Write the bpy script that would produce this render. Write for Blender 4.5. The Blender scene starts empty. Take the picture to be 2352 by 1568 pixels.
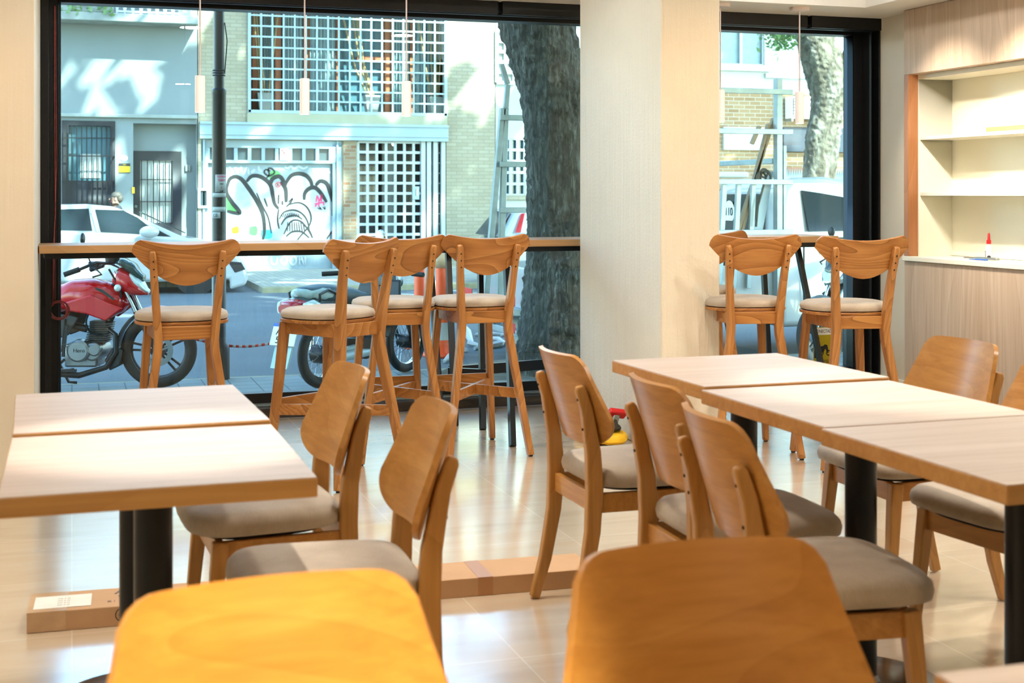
SKY, SUN, LAMP, FILL, COOL, EXPO = .76, 12.5, .40, 14.0, 6.5, 1.25
import bpy, bmesh, math, random
from mathutils import Vector, Matrix
random.seed(7)
SC = bpy.context.scene
COL = SC.collection
PI = math.pi
# ------------------------------------------------------------------ camera model (2352 x 1568)
FPX, HY, CX, CH = 3100.0, 448.0, 1176.0, 1.3
YAW = math.atan(1011 / 3100.0)
CA, SA = math.cos(YAW), math.sin(YAW)
def ray(px):
    t = (px - CX) / FPX
    return t * CA + SA, CA - t * SA          # world x, y per unit of depth
def at(px, py, Y=None, Z=None, D=None):
    """the point seen at a pixel of the photograph on the plane y=Y, on the level z=Z or at depth D"""
    rx, ry = ray(px)
    if Y is not None: D = Y / ry
    elif Z is not None: D = FPX * (CH - Z) / (py - HY)
    return Vector((rx * D, ry * D, CH - (py - HY) / FPX * D))
# ------------------------------------------------------------------ materials
def srgb(r, g, b):
    f = lambda c: (c / 255 / 12.92) if c / 255 <= .04045 else ((c / 255 + .055) / 1.055) ** 2.4
    return (f(r), f(g), f(b), 1)
class NT:
    def __init__(s, name):
        s.m = bpy.data.materials.new(name); s.m.use_nodes = True
        s.t = s.m.node_tree; s.n = s.t.nodes; s.b = s.n['Principled BSDF']
    def add(s, typ, **kw):
        n = s.n.new(typ)
        for k, v in kw.items():
            if hasattr(n, k) and k not in ('Scale',): setattr(n, k, v)
            else: n.inputs[k].default_value = v
        return n
    def link(s, a, b): s.t.links.new(a, b)
    def coords(s, scale=(1, 1, 1), rnd=0.0, kind='Object'):
        tc = s.add('ShaderNodeTexCoord'); mp = s.add('ShaderNodeMapping'); mp.inputs['Scale'].default_value = scale
        s.link(tc.outputs[kind], mp.inputs['Vector'])
        if rnd:
            oi = s.add('ShaderNodeObjectInfo'); mu = s.add('ShaderNodeMath', operation='MULTIPLY'); mu.inputs[1].default_value = rnd
            s.link(oi.outputs['Random'], mu.inputs[0]); s.link(mu.outputs[0], mp.inputs['Location'])
        return mp.outputs[0]
    def noise(s, vec, scale, detail=4, rough=.55, dist=0):
        n = s.add('ShaderNodeTexNoise'); n.inputs['Scale'].default_value = scale; n.inputs['Detail'].default_value = detail
        n.inputs['Roughness'].default_value = rough; n.inputs['Distortion'].default_value = dist
        s.link(vec, n.inputs['Vector']); return n.outputs['Fac']
    def ramp(s, fac, stops):
        r = s.add('ShaderNodeValToRGB'); e = r.color_ramp.elements
        while len(e) < len(stops): e.new(.5)
        for el, (p, c) in zip(e, stops): el.position = p; el.color = c
        s.link(fac, r.inputs['Fac']); return r.outputs['Color']
    def mix(s, a, b, fac, mode='MIX'):
        n = s.add('ShaderNodeMix', data_type='RGBA', blend_type=mode)
        for sock, v in ((n.inputs[6], a), (n.inputs[7], b), (n.inputs[0], fac)):
            if isinstance(v, (tuple, list, float, int)): sock.default_value = v
            else: s.link(v, sock)
        return n.outputs[2]
    def color(s, c):
        if isinstance(c, tuple): s.b.inputs['Base Color'].default_value = c
        else: s.link(c, s.b.inputs['Base Color'])
    def bump(s, h, strength=.2, dist=.005):
        n = s.add('ShaderNodeBump'); n.inputs['Strength'].default_value = strength; n.inputs['Distance'].default_value = dist
        s.link(h, n.inputs['Height']); s.link(n.outputs[0], s.b.inputs['Normal'])
    def set(s, **kw):
        for k, v in kw.items(): s.b.inputs[k.replace('_', ' ')].default_value = v
        return s
MAT = {}
def simple(name, c, rough=.5, metal=0., vary=.12, scale=6., bump=0., spec=.5, coat=0.):
    t = NT(name); v = t.coords((1, 1, 1)); n = t.noise(v, scale, 5)
    d = tuple(max(0, x * (1 - vary)) for x in c[:3]) + (1,); l = tuple(min(1, x * (1 + vary)) for x in c[:3]) + (1,)
    t.color(t.ramp(n, [(.3, d), (.7, l)])); t.set(Roughness=rough, Metallic=metal)
    t.b.inputs['Specular IOR Level'].default_value = spec; t.b.inputs['Coat Weight'].default_value = coat
    if bump: t.bump(t.noise(v, scale * 6, 3), bump, .01)
    MAT[name] = t.m; return t.m
def wood(name, dark, mid, light, axis, rough=.38, freq=1., rnd=17., ring=.55, bump=.06, lines=13.):
    t = NT(name); sc = [14 * freq] * 3; sc[axis] = 1.1 * freq
    v = t.coords(tuple(sc), rnd)
    n1 = t.noise(v, 1.0, 5, .6, 1.2)
    sc2 = [60 * freq] * 3; sc2[axis] = 2.2 * freq
    v2 = t.coords(tuple(sc2), rnd); n2 = t.noise(v2, 1.5, 4, .6, .3)
    sc3 = [4.2 * freq] * 3; sc3[axis] = .75 * freq
    g = t.noise(t.coords(tuple(sc3), rnd), 1.0, 1.2, .4, .55)
    mu = t.add('ShaderNodeMath', operation='MULTIPLY'); mu.inputs[1].default_value = lines; t.link(g, mu.inputs[0])
    fr = t.add('ShaderNodeMath', operation='FRACT'); t.link(mu.outputs[0], fr.inputs[0])
    lp = lambda a, b, k: tuple(x + (y - x) * k for x, y in zip(a, b))
    base = t.ramp(n1, [(.3, lp(dark, mid, .72)), (.5, mid), (.72, lp(mid, light, .7))])
    rings = t.ramp(fr.outputs[0], [(0, dark), (.09, tuple(x * .9 for x in mid[:3]) + (1,)), (.3, mid), (.92, light)])
    c = t.mix(base, rings, ring)
    fine = t.ramp(n2, [(.3, (.72, .68, .62, 1)), (.6, (1, 1, 1, 1))])
    c = t.mix(c, fine, .55, 'MULTIPLY')
    t.color(c); t.set(Roughness=rough); t.bump(n2, bump, .002)
    MAT[name] = t.m; return t.m
# ------------------------------------------------------------------ mesh collector
class MB:
    def __init__(s): s.v = []; s.f = []
    def add(s, vs, fs):
        o = len(s.v); s.v += [tuple(p) for p in vs]; s.f += [tuple(i + o for i in f) for f in fs]; return s
    def box(s, x0, x1, y0, y1, z0, z1):
        return s.add([(x, y, z) for z in (z0, z1) for y in (y0, y1) for x in (x0, x1)],
                     [(0, 2, 3, 1), (4, 5, 7, 6), (0, 1, 5, 4), (2, 6, 7, 3), (0, 4, 6, 2), (1, 3, 7, 5)])
    def bar(s, p, q, w, d=None, up=(0, 0, 1)):
        """rectangular bar from p to q; w across, d along 'up'"""
        p, q = Vector(p), Vector(q); d = w if d is None else d; t = (q - p).normalized(); up = Vector(up)
        if abs(t.dot(up)) > .98: up = Vector((0, 1, 0))
        a = t.cross(up).normalized(); b = a.cross(t).normalized(); vs = []
        for c in (p, q):
            for i, j in ((-1, -1), (1, -1), (1, 1), (-1, 1)): vs.append(c + a * (i * w / 2) + b * (j * d / 2))
        return s.add(vs, [(3, 2, 1, 0), (4, 5, 6, 7), (0, 1, 5, 4), (1, 2, 6, 5), (2, 3, 7, 6), (3, 0, 4, 7)])
    def sweep(s, path, ws, ds, side=(1, 0, 0)):
        """rectangular section swept along a path; ws along 'side', ds across it in the plane of the path"""
        path = [Vector(p) for p in path]; side = Vector(side); n = len(path); vs = []
        for i, c in enumerate(path):
            t = (path[min(i + 1, n - 1)] - path[max(i - 1, 0)]).normalized()
            a = (side - t * side.dot(t)).normalized(); b = t.cross(a).normalized()
            for u, w in ((-1, -1), (1, -1), (1, 1), (-1, 1)): vs.append(c + a * (u * ws[i] / 2) + b * (w * ds[i] / 2))
        fs = [(3, 2, 1, 0), tuple(4 * (n - 1) + k for k in range(4))]
        for i in range(n - 1):
            for k in range(4): fs.append((4 * i + k, 4 * i + (k + 1) % 4, 4 * i + 4 + (k + 1) % 4, 4 * i + 4 + k))
        return s.add(vs, fs)
    def tube(s, path, r, seg=10, caps=True):
        path = [Vector(p) for p in path]; n = len(path); vs = []; fs = []
        rs = list(r) if isinstance(r, (list, tuple)) else [r] * n
        ref = None
        for i, c in enumerate(path):
            t = (path[min(i + 1, n - 1)] - path[max(i - 1, 0)]).normalized()
            if ref is None: ref = Vector((0, 0, 1)) if abs(t.z) < .9 else Vector((1, 0, 0))
            a = (ref - t * ref.dot(t)).normalized(); b = t.cross(a); ref = a
            for k in range(seg): vs.append(c + (a * math.cos(2 * PI * k / seg) + b * math.sin(2 * PI * k / seg)) * rs[i])
        for i in range(n - 1):
            for k in range(seg): fs.append((seg * i + k, seg * i + (k + 1) % seg, seg * i + seg + (k + 1) % seg, seg * i + seg + k))
        if caps: fs += [tuple(range(seg))[::-1], tuple(range(seg * (n - 1), seg * n))]
        return s.add(vs, fs)
    def lathe(s, prof, c=(0, 0, 0), seg=32, axis=2, M=None, caps=True):
        vs = []; fs = []; n = len(prof)
        for r, z in prof:
            for k in range(seg):
                x, y = r * math.cos(2 * PI * k / seg), r * math.sin(2 * PI * k / seg)
                p = Vector((x, y, z)) if axis == 2 else (Vector((z, x, y)) if axis == 0 else Vector((y, z, x)))
                if M is not None: p = M @ p
                vs.append(p + Vector(c))
        for i in range(n - 1):
            for k in range(seg): fs.append((seg * i + k, seg * i + (k + 1) % seg, seg * i + seg + (k + 1) % seg, seg * i + seg + k))
        if caps: fs += [tuple(range(seg))[::-1], tuple(range(seg * (n - 1), seg * n))]
        return s.add(vs, fs)
    def torus(s, c, R, r, axis=1, seg=36, rs=10, flat=1.0, M=None):
        vs = []; fs = []
        for i in range(seg):
            A = 2 * PI * i / seg
            for k in range(rs):
                B = 2 * PI * k / rs; q = R + r * math.cos(B); w = r * flat * math.sin(B)
                a, b = q * math.cos(A), q * math.sin(A)
                p = Vector((a, w, b)) if axis == 1 else (Vector((w, a, b)) if axis == 0 else Vector((a, b, w)))
                if M is not None: p = M @ p
                vs.append(p + Vector(c))
        for i in range(seg):
            for k in range(rs): fs.append((i * rs + k, i * rs + (k + 1) % rs, (i + 1) % seg * rs + (k + 1) % rs, (i + 1) % seg * rs + k))
        return s.add(vs, fs)
    def prism(s, pts, ext):
        pts = [Vector(p) for p in pts]; e = Vector(ext); n = len(pts)
        return s.add(pts + [p + e for p in pts], [tuple(range(n))[::-1], tuple(range(n, 2 * n))] + [(i, (i + 1) % n, n + (i + 1) % n, n + i) for i in range(n)])
    def loft(s, rings, caps=True):
        n = len(rings[0]); vs = [p for r in rings for p in r]; fs = []
        for i in range(len(rings) - 1):
            for k in range(n): fs.append((n * i + k, n * i + (k + 1) % n, n * i + n + (k + 1) % n, n * i + n + k))
        if caps: fs += [tuple(range(n))[::-1], tuple(range(n * (len(rings) - 1), n * len(rings)))]
        return s.add(vs, fs)
    def ball(s, c, r, seg=16, rings=10, sc=(1, 1, 1)):
        vs = []; fs = []
        for i in range(rings + 1):
            th = PI * i / rings
            for k in range(seg):
                p = Vector((math.sin(th) * math.cos(2 * PI * k / seg) * sc[0], math.sin(th) * math.sin(2 * PI * k / seg) * sc[1], math.cos(th) * sc[2])) * r
                vs.append(p + Vector(c))
        for i in range(rings):
            for k in range(seg): fs.append((seg * i + k, seg * i + seg + k, seg * i + seg + (k + 1) % seg, seg * i + (k + 1) % seg))
        return s.add(vs, fs)
    def build(s, name, mat, parent=None, bevel=0., segs=2, smooth=True, angle=38, subsurf=0):
        me = bpy.data.meshes.new(name); me.from_pydata(s.v, [], s.f); me.validate()
        bm = bmesh.new(); bm.from_mesh(me)
        bmesh.ops.remove_doubles(bm, verts=bm.verts, dist=1e-5)
        bmesh.ops.recalc_face_normals(bm, faces=bm.faces)
        if smooth:
            for f in bm.faces: f.smooth = True
            for e in bm.edges:
                if len(e.link_faces) == 2 and e.calc_face_angle(0) > math.radians(angle): e.smooth = False
        bm.to_mesh(me); bm.free()
        o = bpy.data.objects.new(name, me); COL.objects.link(o)
        m = MAT[mat] if isinstance(mat, str) else mat
        me.materials.append(m)
        if parent is not None: o.parent = parent
        if bevel:
            b = o.modifiers.new('bevel', 'BEVEL'); b.width = bevel; b.segments = segs; b.limit_method = 'ANGLE'; b.angle_limit = math.radians(35); b.harden_normals = False
        if subsurf:
            b = o.modifiers.new('sub', 'SUBSURF'); b.levels = subsurf; b.render_levels = subsurf
        return o
def thing(name, label, cat, loc=(0, 0, 0), rz=0., group=None):
    o = bpy.data.objects.new(name, None); COL.objects.link(o); o.location = loc; o.rotation_euler = (0, 0, rz)
    o.empty_display_size = .1
    return tag(o, label, cat, group)
def tag(o, label=None, cat=None, group=None, kind=None):
    if label: o['label'] = label
    if cat: o['category'] = cat
    if group: o['group'] = group
    if kind: o['kind'] = kind
    return o
def struct(o, label=None): return tag(o, label, None, None, 'structure')
def dup(root, loc, rz, label):
    r = root.copy(); COL.objects.link(r); r.location = loc; r.rotation_euler = (0, 0, rz); r['label'] = label
    def rec(a, b):
        for ch in list(a.children):
            c = ch.copy(); COL.objects.link(c); c.parent = b; rec(ch, c)
    rec(root, r); return r
def text(s, name, mat, parent, loc, size, rot=(PI / 2, 0, 0), align='CENTER', sx=1., ext=.002):
    cu = bpy.data.curves.new(name, 'FONT'); cu.body = s; cu.size = size; cu.align_x = align; cu.align_y = 'CENTER'; cu.extrude = ext
    o = bpy.data.objects.new(name, cu); me = None
    COL.objects.link(o); bpy.context.view_layer.update()
    dg = bpy.context.evaluated_depsgraph_get(); me = bpy.data.meshes.new_from_object(o.evaluated_get(dg))
    bpy.data.objects.remove(o); o = bpy.data.objects.new(name, me); COL.objects.link(o)
    me.materials.clear(); me.materials.append(MAT[mat]); o.location = loc; o.rotation_euler = rot; o.scale = (sx, 1, 1)
    if parent is not None: o.parent = parent
    return o
# ---- material set
W = lambda *a: srgb(*a)
wood('stool_wood_h', W(108, 66, 28), W(170, 112, 56), W(202, 146, 82), 0, .36, 1., 23, .6, lines=19.)
wood('stool_wood_v', W(118, 74, 34), W(174, 118, 64), W(202, 148, 88), 2, .38, 1.1, 23, .5, lines=18.)
wood('chair_wood_h', W(150, 98, 42), W(190, 134, 68), W(212, 160, 92), 0, .30, .7, 31, .18)
wood('chair_wood_v', W(146, 98, 48), W(186, 136, 74), W(206, 156, 94), 2, .36, .9, 31, .25)
wood('laminate_top', W(184, 166, 156), W(198, 181, 171), W(208, 193, 184), 0, .42, .5, 41, .25, .03)
wood('laminate_edge', W(176, 124, 64), W(192, 142, 82), W(206, 160, 100), 0, .45, .6, 41, .2, .02)
wood('counter_wood', W(170, 124, 76), W(192, 148, 98), W(206, 164, 116), 0, .42, .5, 11, .25, .02)
wood('panel_oak', W(168, 142, 118), W(190, 166, 142), W(206, 184, 162), 2, .5, .55, 13, .35, .03)
wood('panel_reveal', W(150, 92, 52), W(176, 116, 72), W(190, 132, 88), 2, .45, .7, 13, .35, .03)
wood('post_wood', W(120, 64, 34), W(156, 88, 50), W(176, 104, 62), 2, .55, .5, 13, .3, .05)
wood('bamboo', W(150, 120, 70), W(190, 160, 104), W(212, 188, 136), 2, .5, .5, 13, .2, .05)
def fabric():
    t = NT('seat_fabric'); v = t.coords((1, 1, 1)); n = t.noise(v, 9, 5); k = t.noise(t.coords((60, 420, 60)), 1, 2)
    c = t.ramp(n, [(.3, W(166, 152, 134)), (.7, W(190, 178, 160))]); c = t.mix(c, t.ramp(k, [(.3, (.8, .8, .8, 1)), (.7, (1, 1, 1, 1))]), .6, 'MULTIPLY')
    t.color(c); t.set(Roughness=.75); t.b.inputs['Sheen Weight'].default_value = .25; t.bump(k, .15, .002); MAT['seat_fabric'] = t.m
fabric()
simple('black_metal', W(26, 27, 28), .38, .3, .1, 20)
simple('black_steel', W(30, 33, 36), .32, .5, .15, 9)
simple('black_rubber', W(15, 16, 17), .75, 0, .2, 20, .2)
simple('dark_gap', W(16, 14, 13), .8)
simple('white_paint', W(244, 241, 234), .55, 0, .02, 3)
simple('lamp_white', W(238, 222, 214), .45, 0, .02, 3)
def glowing_shade():
    t = NT('shade_porcelain'); t.color(W(238, 222, 214)); t.set(Roughness=.45); t.b.inputs['Emission Color'].default_value = (1, .80, .70, 1); t.b.inputs['Emission Strength'].default_value = .16; MAT['shade_porcelain'] = t.m
glowing_shade()
simple('cable_white', W(226, 205, 196), .5)
simple('white_laminate', W(236, 232, 214), .42, 0, .02, 2)
simple('chrome', W(205, 208, 210), .16, 1., .05, 10)
simple('alloy', W(176, 180, 182), .34, .85, .1, 14)
simple('dark_alloy', W(40, 42, 44), .4, .7, .1, 14)
simple('red_gloss', W(186, 4, 12), .2, 0, .05, 4, 0, .5, .3)
simple('red_plastic', W(205, 30, 34), .35)
simple('car_white', W(226, 232, 232), .16, 0, .02, 3, 0, .5, .5)
simple('scooter_grey', W(70, 82, 88), .25, .2, .08, 6, 0, .5, .5)
simple('scooter_silver', W(150, 168, 172), .3, .3, .08, 6)
simple('seat_vinyl', W(46, 66, 74), .5, 0, .12, 18)
simple('seat_vinyl_pale', W(168, 184, 184), .5, 0, .12, 18)
simple('dark_plastic', W(22, 25, 27), .45, 0, .12, 12)
simple('blue_plastic', W(36, 88, 176), .4)
simple('orange_plastic', W(240, 84, 30), .45, 0, .08, 5)
simple('tape_white', W(232, 236, 234), .4, 0, .05, 8)
simple('ink_black', W(28, 30, 30), .6)
simple('ink_grey', W(90, 84, 78), .6)
simple('ink_red', W(206, 46, 58), .6)
simple('ink_white', W(222, 230, 230), .6)
simple('paper_white', W(236, 234, 224), .6, 0, .05, 14)
simple('yellow_sign', W(240, 214, 20), .5, 0, .05, 9)
simple('yellow_bag', W(232, 186, 30), .6, 0, .15, 14, .2)
simple('bag_fabric', W(50, 46, 36), .8, 0, .3, 20, .4)
simple('cable_red', W(150, 70, 66), .5, 0, .3, 40)
simple('cardboard', W(192, 154, 116), .75, 0, .06, 5, .08)
simple('cardboard_tape', W(178, 130, 88), .28, 0, .05, 5)
simple('clear_tape', W(198, 164, 128), .12, 0, .15, 9)
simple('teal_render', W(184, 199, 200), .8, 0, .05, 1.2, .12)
simple('concrete_ledge', W(176, 186, 180), .85, 0, .22, 3, .2)
simple('pale_blue_metal', W(186, 212, 222), .4, 0, .05, 2)
simple('grille_blue', W(196, 218, 226), .45, 0, .04, 3)
simple('sill_render', W(204, 202, 170), .8, 0, .07, 2)
simple('cream_render', W(232, 234, 224), .85, 0, .04, 1.5, .1)
simple('window_frame_white', W(222, 232, 232), .5, 0, .03, 3)
simple('dark_door', W(24, 28, 32), .45, 0, .1, 3)
simple('frosted', W(206, 214, 208), .5, 0, .08, 9)
simple('curtain', W(188, 214, 214), .8, 0, .08, 12)
simple('planter', W(206, 216, 208), .6, 0, .06, 4)
simple('dark_band', W(58, 70, 82), .6, 0, .08, 2)
simple('green_paint', W(104, 200, 104), .6)
simple('blue_paint', W(52, 190, 222), .6)
simple('pink_paint', W(216, 60, 110), .6)
simple('skin', W(206, 158, 132), .55, 0, .06, 12)
simple('hair_grey', W(92, 84, 74), .6, 0, .3, 60, .3)
simple('shirt_dark', W(32, 38, 46), .8, 0, .1, 20)
simple('trousers', W(58, 66, 84), .8, 0, .1, 20)
simple('glue_white', W(232, 226, 212), .4, 0, .03, 5)
simple('steel_grey', W(150, 156, 152), .35, .7, .1, 9)
simple('rust_rack', W(190, 206, 206), .4, .3, .12, 12)
simple('plank_wood', W(126, 104, 78), .7, 0, .25, 12)
simple('tail_red', W(178, 20, 30), .2, 0, .15, 12, 0, .5, .5)
simple('lens_clear', W(206, 220, 222), .1, .2, .1, 20)
simple('soil', W(96, 88, 74), .95, 0, .4, 14, .6)
simple('fin_dark', W(60, 52, 48), .5, .4, .2, 14)
simple('base_disc', W(96, 102, 108), .2, 1., .05, 5)
def leafmat(name, a, b):
    t = NT(name); oi = t.coords((1, 1, 1)); t.color(t.ramp(t.noise(oi, 3, 3), [(.3, a), (.7, b)])); t.set(Roughness=.6)
    t.b.inputs['Transmission Weight'].default_value = 0; MAT[name] = t.m
leafmat('leaf', W(60, 110, 40), W(120, 170, 70)); leafmat('ivy_leaf', W(66, 124, 62), W(150, 190, 110))
def glassmat(name, tint, refl=2.0):
    t = NT(name); t.n.remove(t.b); out = t.n['Material Output']
    tr = t.add('ShaderNodeBsdfTransparent'); tr.inputs[0].default_value = tint
    gl = t.add('ShaderNodeBsdfGlossy'); gl.inputs['Roughness'].default_value = .0
    fr = t.add('ShaderNodeFresnel'); fr.inputs['IOR'].default_value = 1.45
    mu = t.add('ShaderNodeMath', operation='MULTIPLY', use_clamp=True); mu.inputs[1].default_value = refl
    mx = t.add('ShaderNodeMixShader')
    t.link(fr.outputs[0], mu.inputs[0]); t.link(mu.outputs[0], mx.inputs[0]); t.link(tr.outputs[0], mx.inputs[1]); t.link(gl.outputs[0], mx.inputs[2]); t.link(mx.outputs[0], out.inputs[0])
    MAT[name] = t.m
glassmat('shop_glass', (.82, .965, .96, 1), 1.0)
def darkglass(name, c, rough=.06):
    t = NT(name); t.color(c); t.set(Roughness=rough); t.b.inputs['Specular IOR Level'].default_value = .6; MAT[name] = t.m
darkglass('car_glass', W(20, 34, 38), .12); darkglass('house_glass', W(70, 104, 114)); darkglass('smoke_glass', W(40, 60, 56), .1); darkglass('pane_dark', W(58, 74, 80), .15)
def emit(name, c, s):
    t = NT(name); t.color((0, 0, 0, 1)); t.b.inputs['Emission Color'].default_value = c; t.b.inputs['Emission Strength'].default_value = s; MAT[name] = t.m
emit('lamp_glow', (1, .88, .72, 1), 6.)
def plaster(name, c, vert=True, strength=.25):
    t = NT(name); v = t.coords((1, 1, 1)); n = t.noise(v, 2.2, 5)
    d = tuple(x * .93 for x in c[:3]) + (1,)
    t.color(t.ramp(n, [(.3, d), (.7, c)])); t.set(Roughness=.75)
    a = t.noise(t.coords((16, 16, .5)), 1.6, 5, .6, .4); b = t.noise(v, 70, 3)
    m = t.add('ShaderNodeMath', operation='MULTIPLY_ADD'); m.inputs[1].default_value = .3
    t.link(b, m.inputs[0]); t.link(a, m.inputs[2]); t.bump(m.outputs[0], strength, .02); MAT[name] = t.m
plaster('plaster_wall', W(234, 226, 208), strength=.08); plaster('plaster_pillar', W(236, 231, 216), strength=.5)
def floor():
    t = NT('floor_tile'); v = t.coords((1, 1, 1)); br = t.add('ShaderNodeTexBrick')
    br.offset = 0.; br.inputs['Scale'].default_value = 1.; br.inputs['Brick Width'].default_value = .6; br.inputs['Row Height'].default_value = .6
    br.inputs['Mortar Size'].default_value = .0022; br.inputs['Mortar Smooth'].default_value = .3; br.inputs['Bias'].default_value = 0
    br.inputs['Color1'].default_value = W(216, 202, 182); br.inputs['Color2'].default_value = W(206, 191, 170); br.inputs['Mortar'].default_value = W(228, 219, 204)
    t.link(v, br.inputs['Vector'])
    n = t.noise(t.coords((1.2, 5, 1)), 1.3, 3, .5, .4)
    st = t.ramp(n, [(.25, W(226, 214, 198)), (.5, W(250, 246, 238)), (.78, W(240, 226, 206))])
    t.color(t.mix(br.outputs['Color'], st, .75, 'MULTIPLY')); t.set(Roughness=.24, Coat_Weight=1.0, Coat_Roughness=.17, Coat_IOR=1.75)
    t.link(t.ramp(t.noise(v, 3, 2), [(.3, (.18, .18, .18, 1)), (.75, (.28, .28, .28, 1))]), t.b.inputs['Roughness'])
    t.bump(br.outputs['Fac'], -.15, .002); MAT['floor_tile'] = t.m
floor()
def brick(name, c1, c2, mortar, w, h, kind='Object', bumps=.3):
    t = NT(name); tc = t.add('ShaderNodeTexCoord'); sp = t.add('ShaderNodeSeparateXYZ'); cb = t.add('ShaderNodeCombineXYZ')
    t.link(tc.outputs[kind], sp.inputs[0]); ad = t.add('ShaderNodeMath', operation='ADD'); t.link(sp.outputs[0], ad.inputs[0]); t.link(sp.outputs[1], ad.inputs[1])
    t.link(ad.outputs[0], cb.inputs[0]); t.link(sp.outputs[2], cb.inputs[1])
    br = t.add('ShaderNodeTexBrick'); br.inputs['Scale'].default_value = 1; br.inputs['Brick Width'].default_value = w; br.inputs['Row Height'].default_value = h
    br.inputs['Mortar Size'].default_value = .008; br.inputs['Color1'].default_value = c1; br.inputs['Color2'].default_value = c2; br.inputs['Mortar'].default_value = mortar
    t.link(cb.outputs[0], br.inputs['Vector']); n = t.noise(t.coords((1, 1, 1)), .9, 5)
    t.color(t.mix(br.outputs['Color'], t.ramp(n, [(.3, (.8, .8, .78, 1)), (.7, (1, 1, 1, 1))]), .8, 'MULTIPLY')); t.set(Roughness=.85)
    t.bump(br.outputs['Fac'], -bumps, .01); MAT[name] = t.m
brick('brick_sage', W(214, 204, 176), W(198, 186, 156), W(182, 172, 148), .24, .075)
brick('brick_red', W(176, 124, 88), W(196, 176, 142), W(190, 182, 160), .24, .075)
brick('brick_tan', W(206, 168, 122), W(186, 144, 98), W(226, 214, 190), .27, .09)
def asphalt():
    t = NT('asphalt'); v = t.coords((1, 1, 1)); t.color(t.mix(t.ramp(t.noise(v, .5, 5), [(.3, W(112, 124, 130)), (.7, W(138, 148, 152))]), t.ramp(t.noise(v, 60, 3), [(.35, (.62, .64, .66, 1)), (.65, (1, 1, 1, 1))]), .8, 'MULTIPLY'))
    t.set(Roughness=.85); t.bump(t.noise(v, 50, 3), .5, .01); MAT['asphalt'] = t.m
asphalt()
def paving(name, a, b, m, w, h):
    t = NT(name); v = t.coords((1, 1, 1)); br = t.add('ShaderNodeTexBrick'); br.offset = 0
    br.inputs['Scale'].default_value = 1; br.inputs['Brick Width'].default_value = w; br.inputs['Row Height'].default_value = h; br.inputs['Mortar Size'].default_value = .006
    br.inputs['Color1'].default_value = a; br.inputs['Color2'].default_value = b; br.inputs['Mortar'].default_value = m
    t.link(v, br.inputs['Vector']); t.color(t.mix(br.outputs['Color'], t.ramp(t.noise(v, 1.2, 5), [(.3, (.8, .8, .8, 1)), (.7, (1, 1, 1, 1))]), .7, 'MULTIPLY')); t.set(Roughness=.8)
    t.bump(br.outputs['Fac'], -.4, .01); MAT[name] = t.m
paving('paving_near', W(190, 196, 194), W(180, 188, 188), W(120, 130, 132), .2, .2)
paving('paving_far', W(214, 210, 190), W(200, 198, 180), W(140, 146, 140), .12, .4)
simple('kerb_yellow', W(190, 184, 146), .8, 0, .25, 6, .2)
def bark(name, a, b, c, sc):
    t = NT(name); v = t.coords(sc); n = t.noise(v, 1, 7, .7, 1.0); vo = t.add('ShaderNodeTexVoronoi', feature='DISTANCE_TO_EDGE'); vo.inputs['Scale'].default_value = 1.1
    dn = t.add('ShaderNodeVectorMath', operation='ADD'); t.link(v, dn.inputs[0]); nv = t.add('ShaderNodeTexNoise'); nv.inputs['Scale'].default_value = .9; t.link(v, nv.inputs['Vector']); t.link(nv.outputs['Color'], dn.inputs[1]); t.link(dn.outputs[0], vo.inputs['Vector'])
    t.color(t.mix(t.ramp(n, [(.28, a), (.5, b), (.74, c)]), t.ramp(vo.outputs['Distance'], [(.0, (.35, .33, .3, 1)), (.22, (1, 1, 1, 1))]), .75, 'MULTIPLY')); t.set(Roughness=.9)
    m = t.add('ShaderNodeMath', operation='MULTIPLY_ADD'); m.inputs[1].default_value = .8; t.link(vo.outputs['Distance'], m.inputs[0]); t.link(n, m.inputs[2]); t.bump(m.outputs[0], 1., .06); MAT[name] = t.m
bark('bark_dark', W(58, 52, 44), W(124, 116, 102), W(196, 196, 184), (20, 20, 3.2))
bark('bark_pale', W(96, 84, 66), W(150, 140, 118), W(214, 212, 198), (4.5, 4.5, 2.4))
def stone():
    t = NT('dark_stone'); v = t.coords((3, 3, 20)); t.color(t.ramp(t.noise(v, 1, 6, .6, .8), [(.3, W(34, 28, 24)), (.6, W(66, 56, 46)), (.8, W(110, 98, 78))])); t.set(Roughness=.35); MAT['dark_stone'] = t.m
stone()
def fills():
    t = NT('graffiti_fill'); v = t.coords((1, 1, 1)); t.color(t.ramp(t.noise(v, 1.8, 5, .6, .5), [(.35, W(196, 206, 208)), (.6, W(240, 244, 244))])); t.set(Roughness=.55); MAT['graffiti_fill'] = t.m
    t = NT('shutter_grey'); v = t.coords((1, 1, 1)); t.color(t.ramp(t.noise(v, 1.2, 4), [(.35, W(158, 178, 184)), (.65, W(188, 206, 210))])); t.set(Roughness=.5); MAT['shutter_grey'] = t.m
fills()
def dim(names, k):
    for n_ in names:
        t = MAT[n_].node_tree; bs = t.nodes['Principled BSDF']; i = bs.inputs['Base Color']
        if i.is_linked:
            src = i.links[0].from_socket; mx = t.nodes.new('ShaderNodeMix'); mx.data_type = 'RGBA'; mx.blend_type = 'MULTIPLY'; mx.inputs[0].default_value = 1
            t.links.new(src, mx.inputs[6]); mx.inputs[7].default_value = (k, k, k, 1); t.links.new(mx.outputs[2], i)
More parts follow.
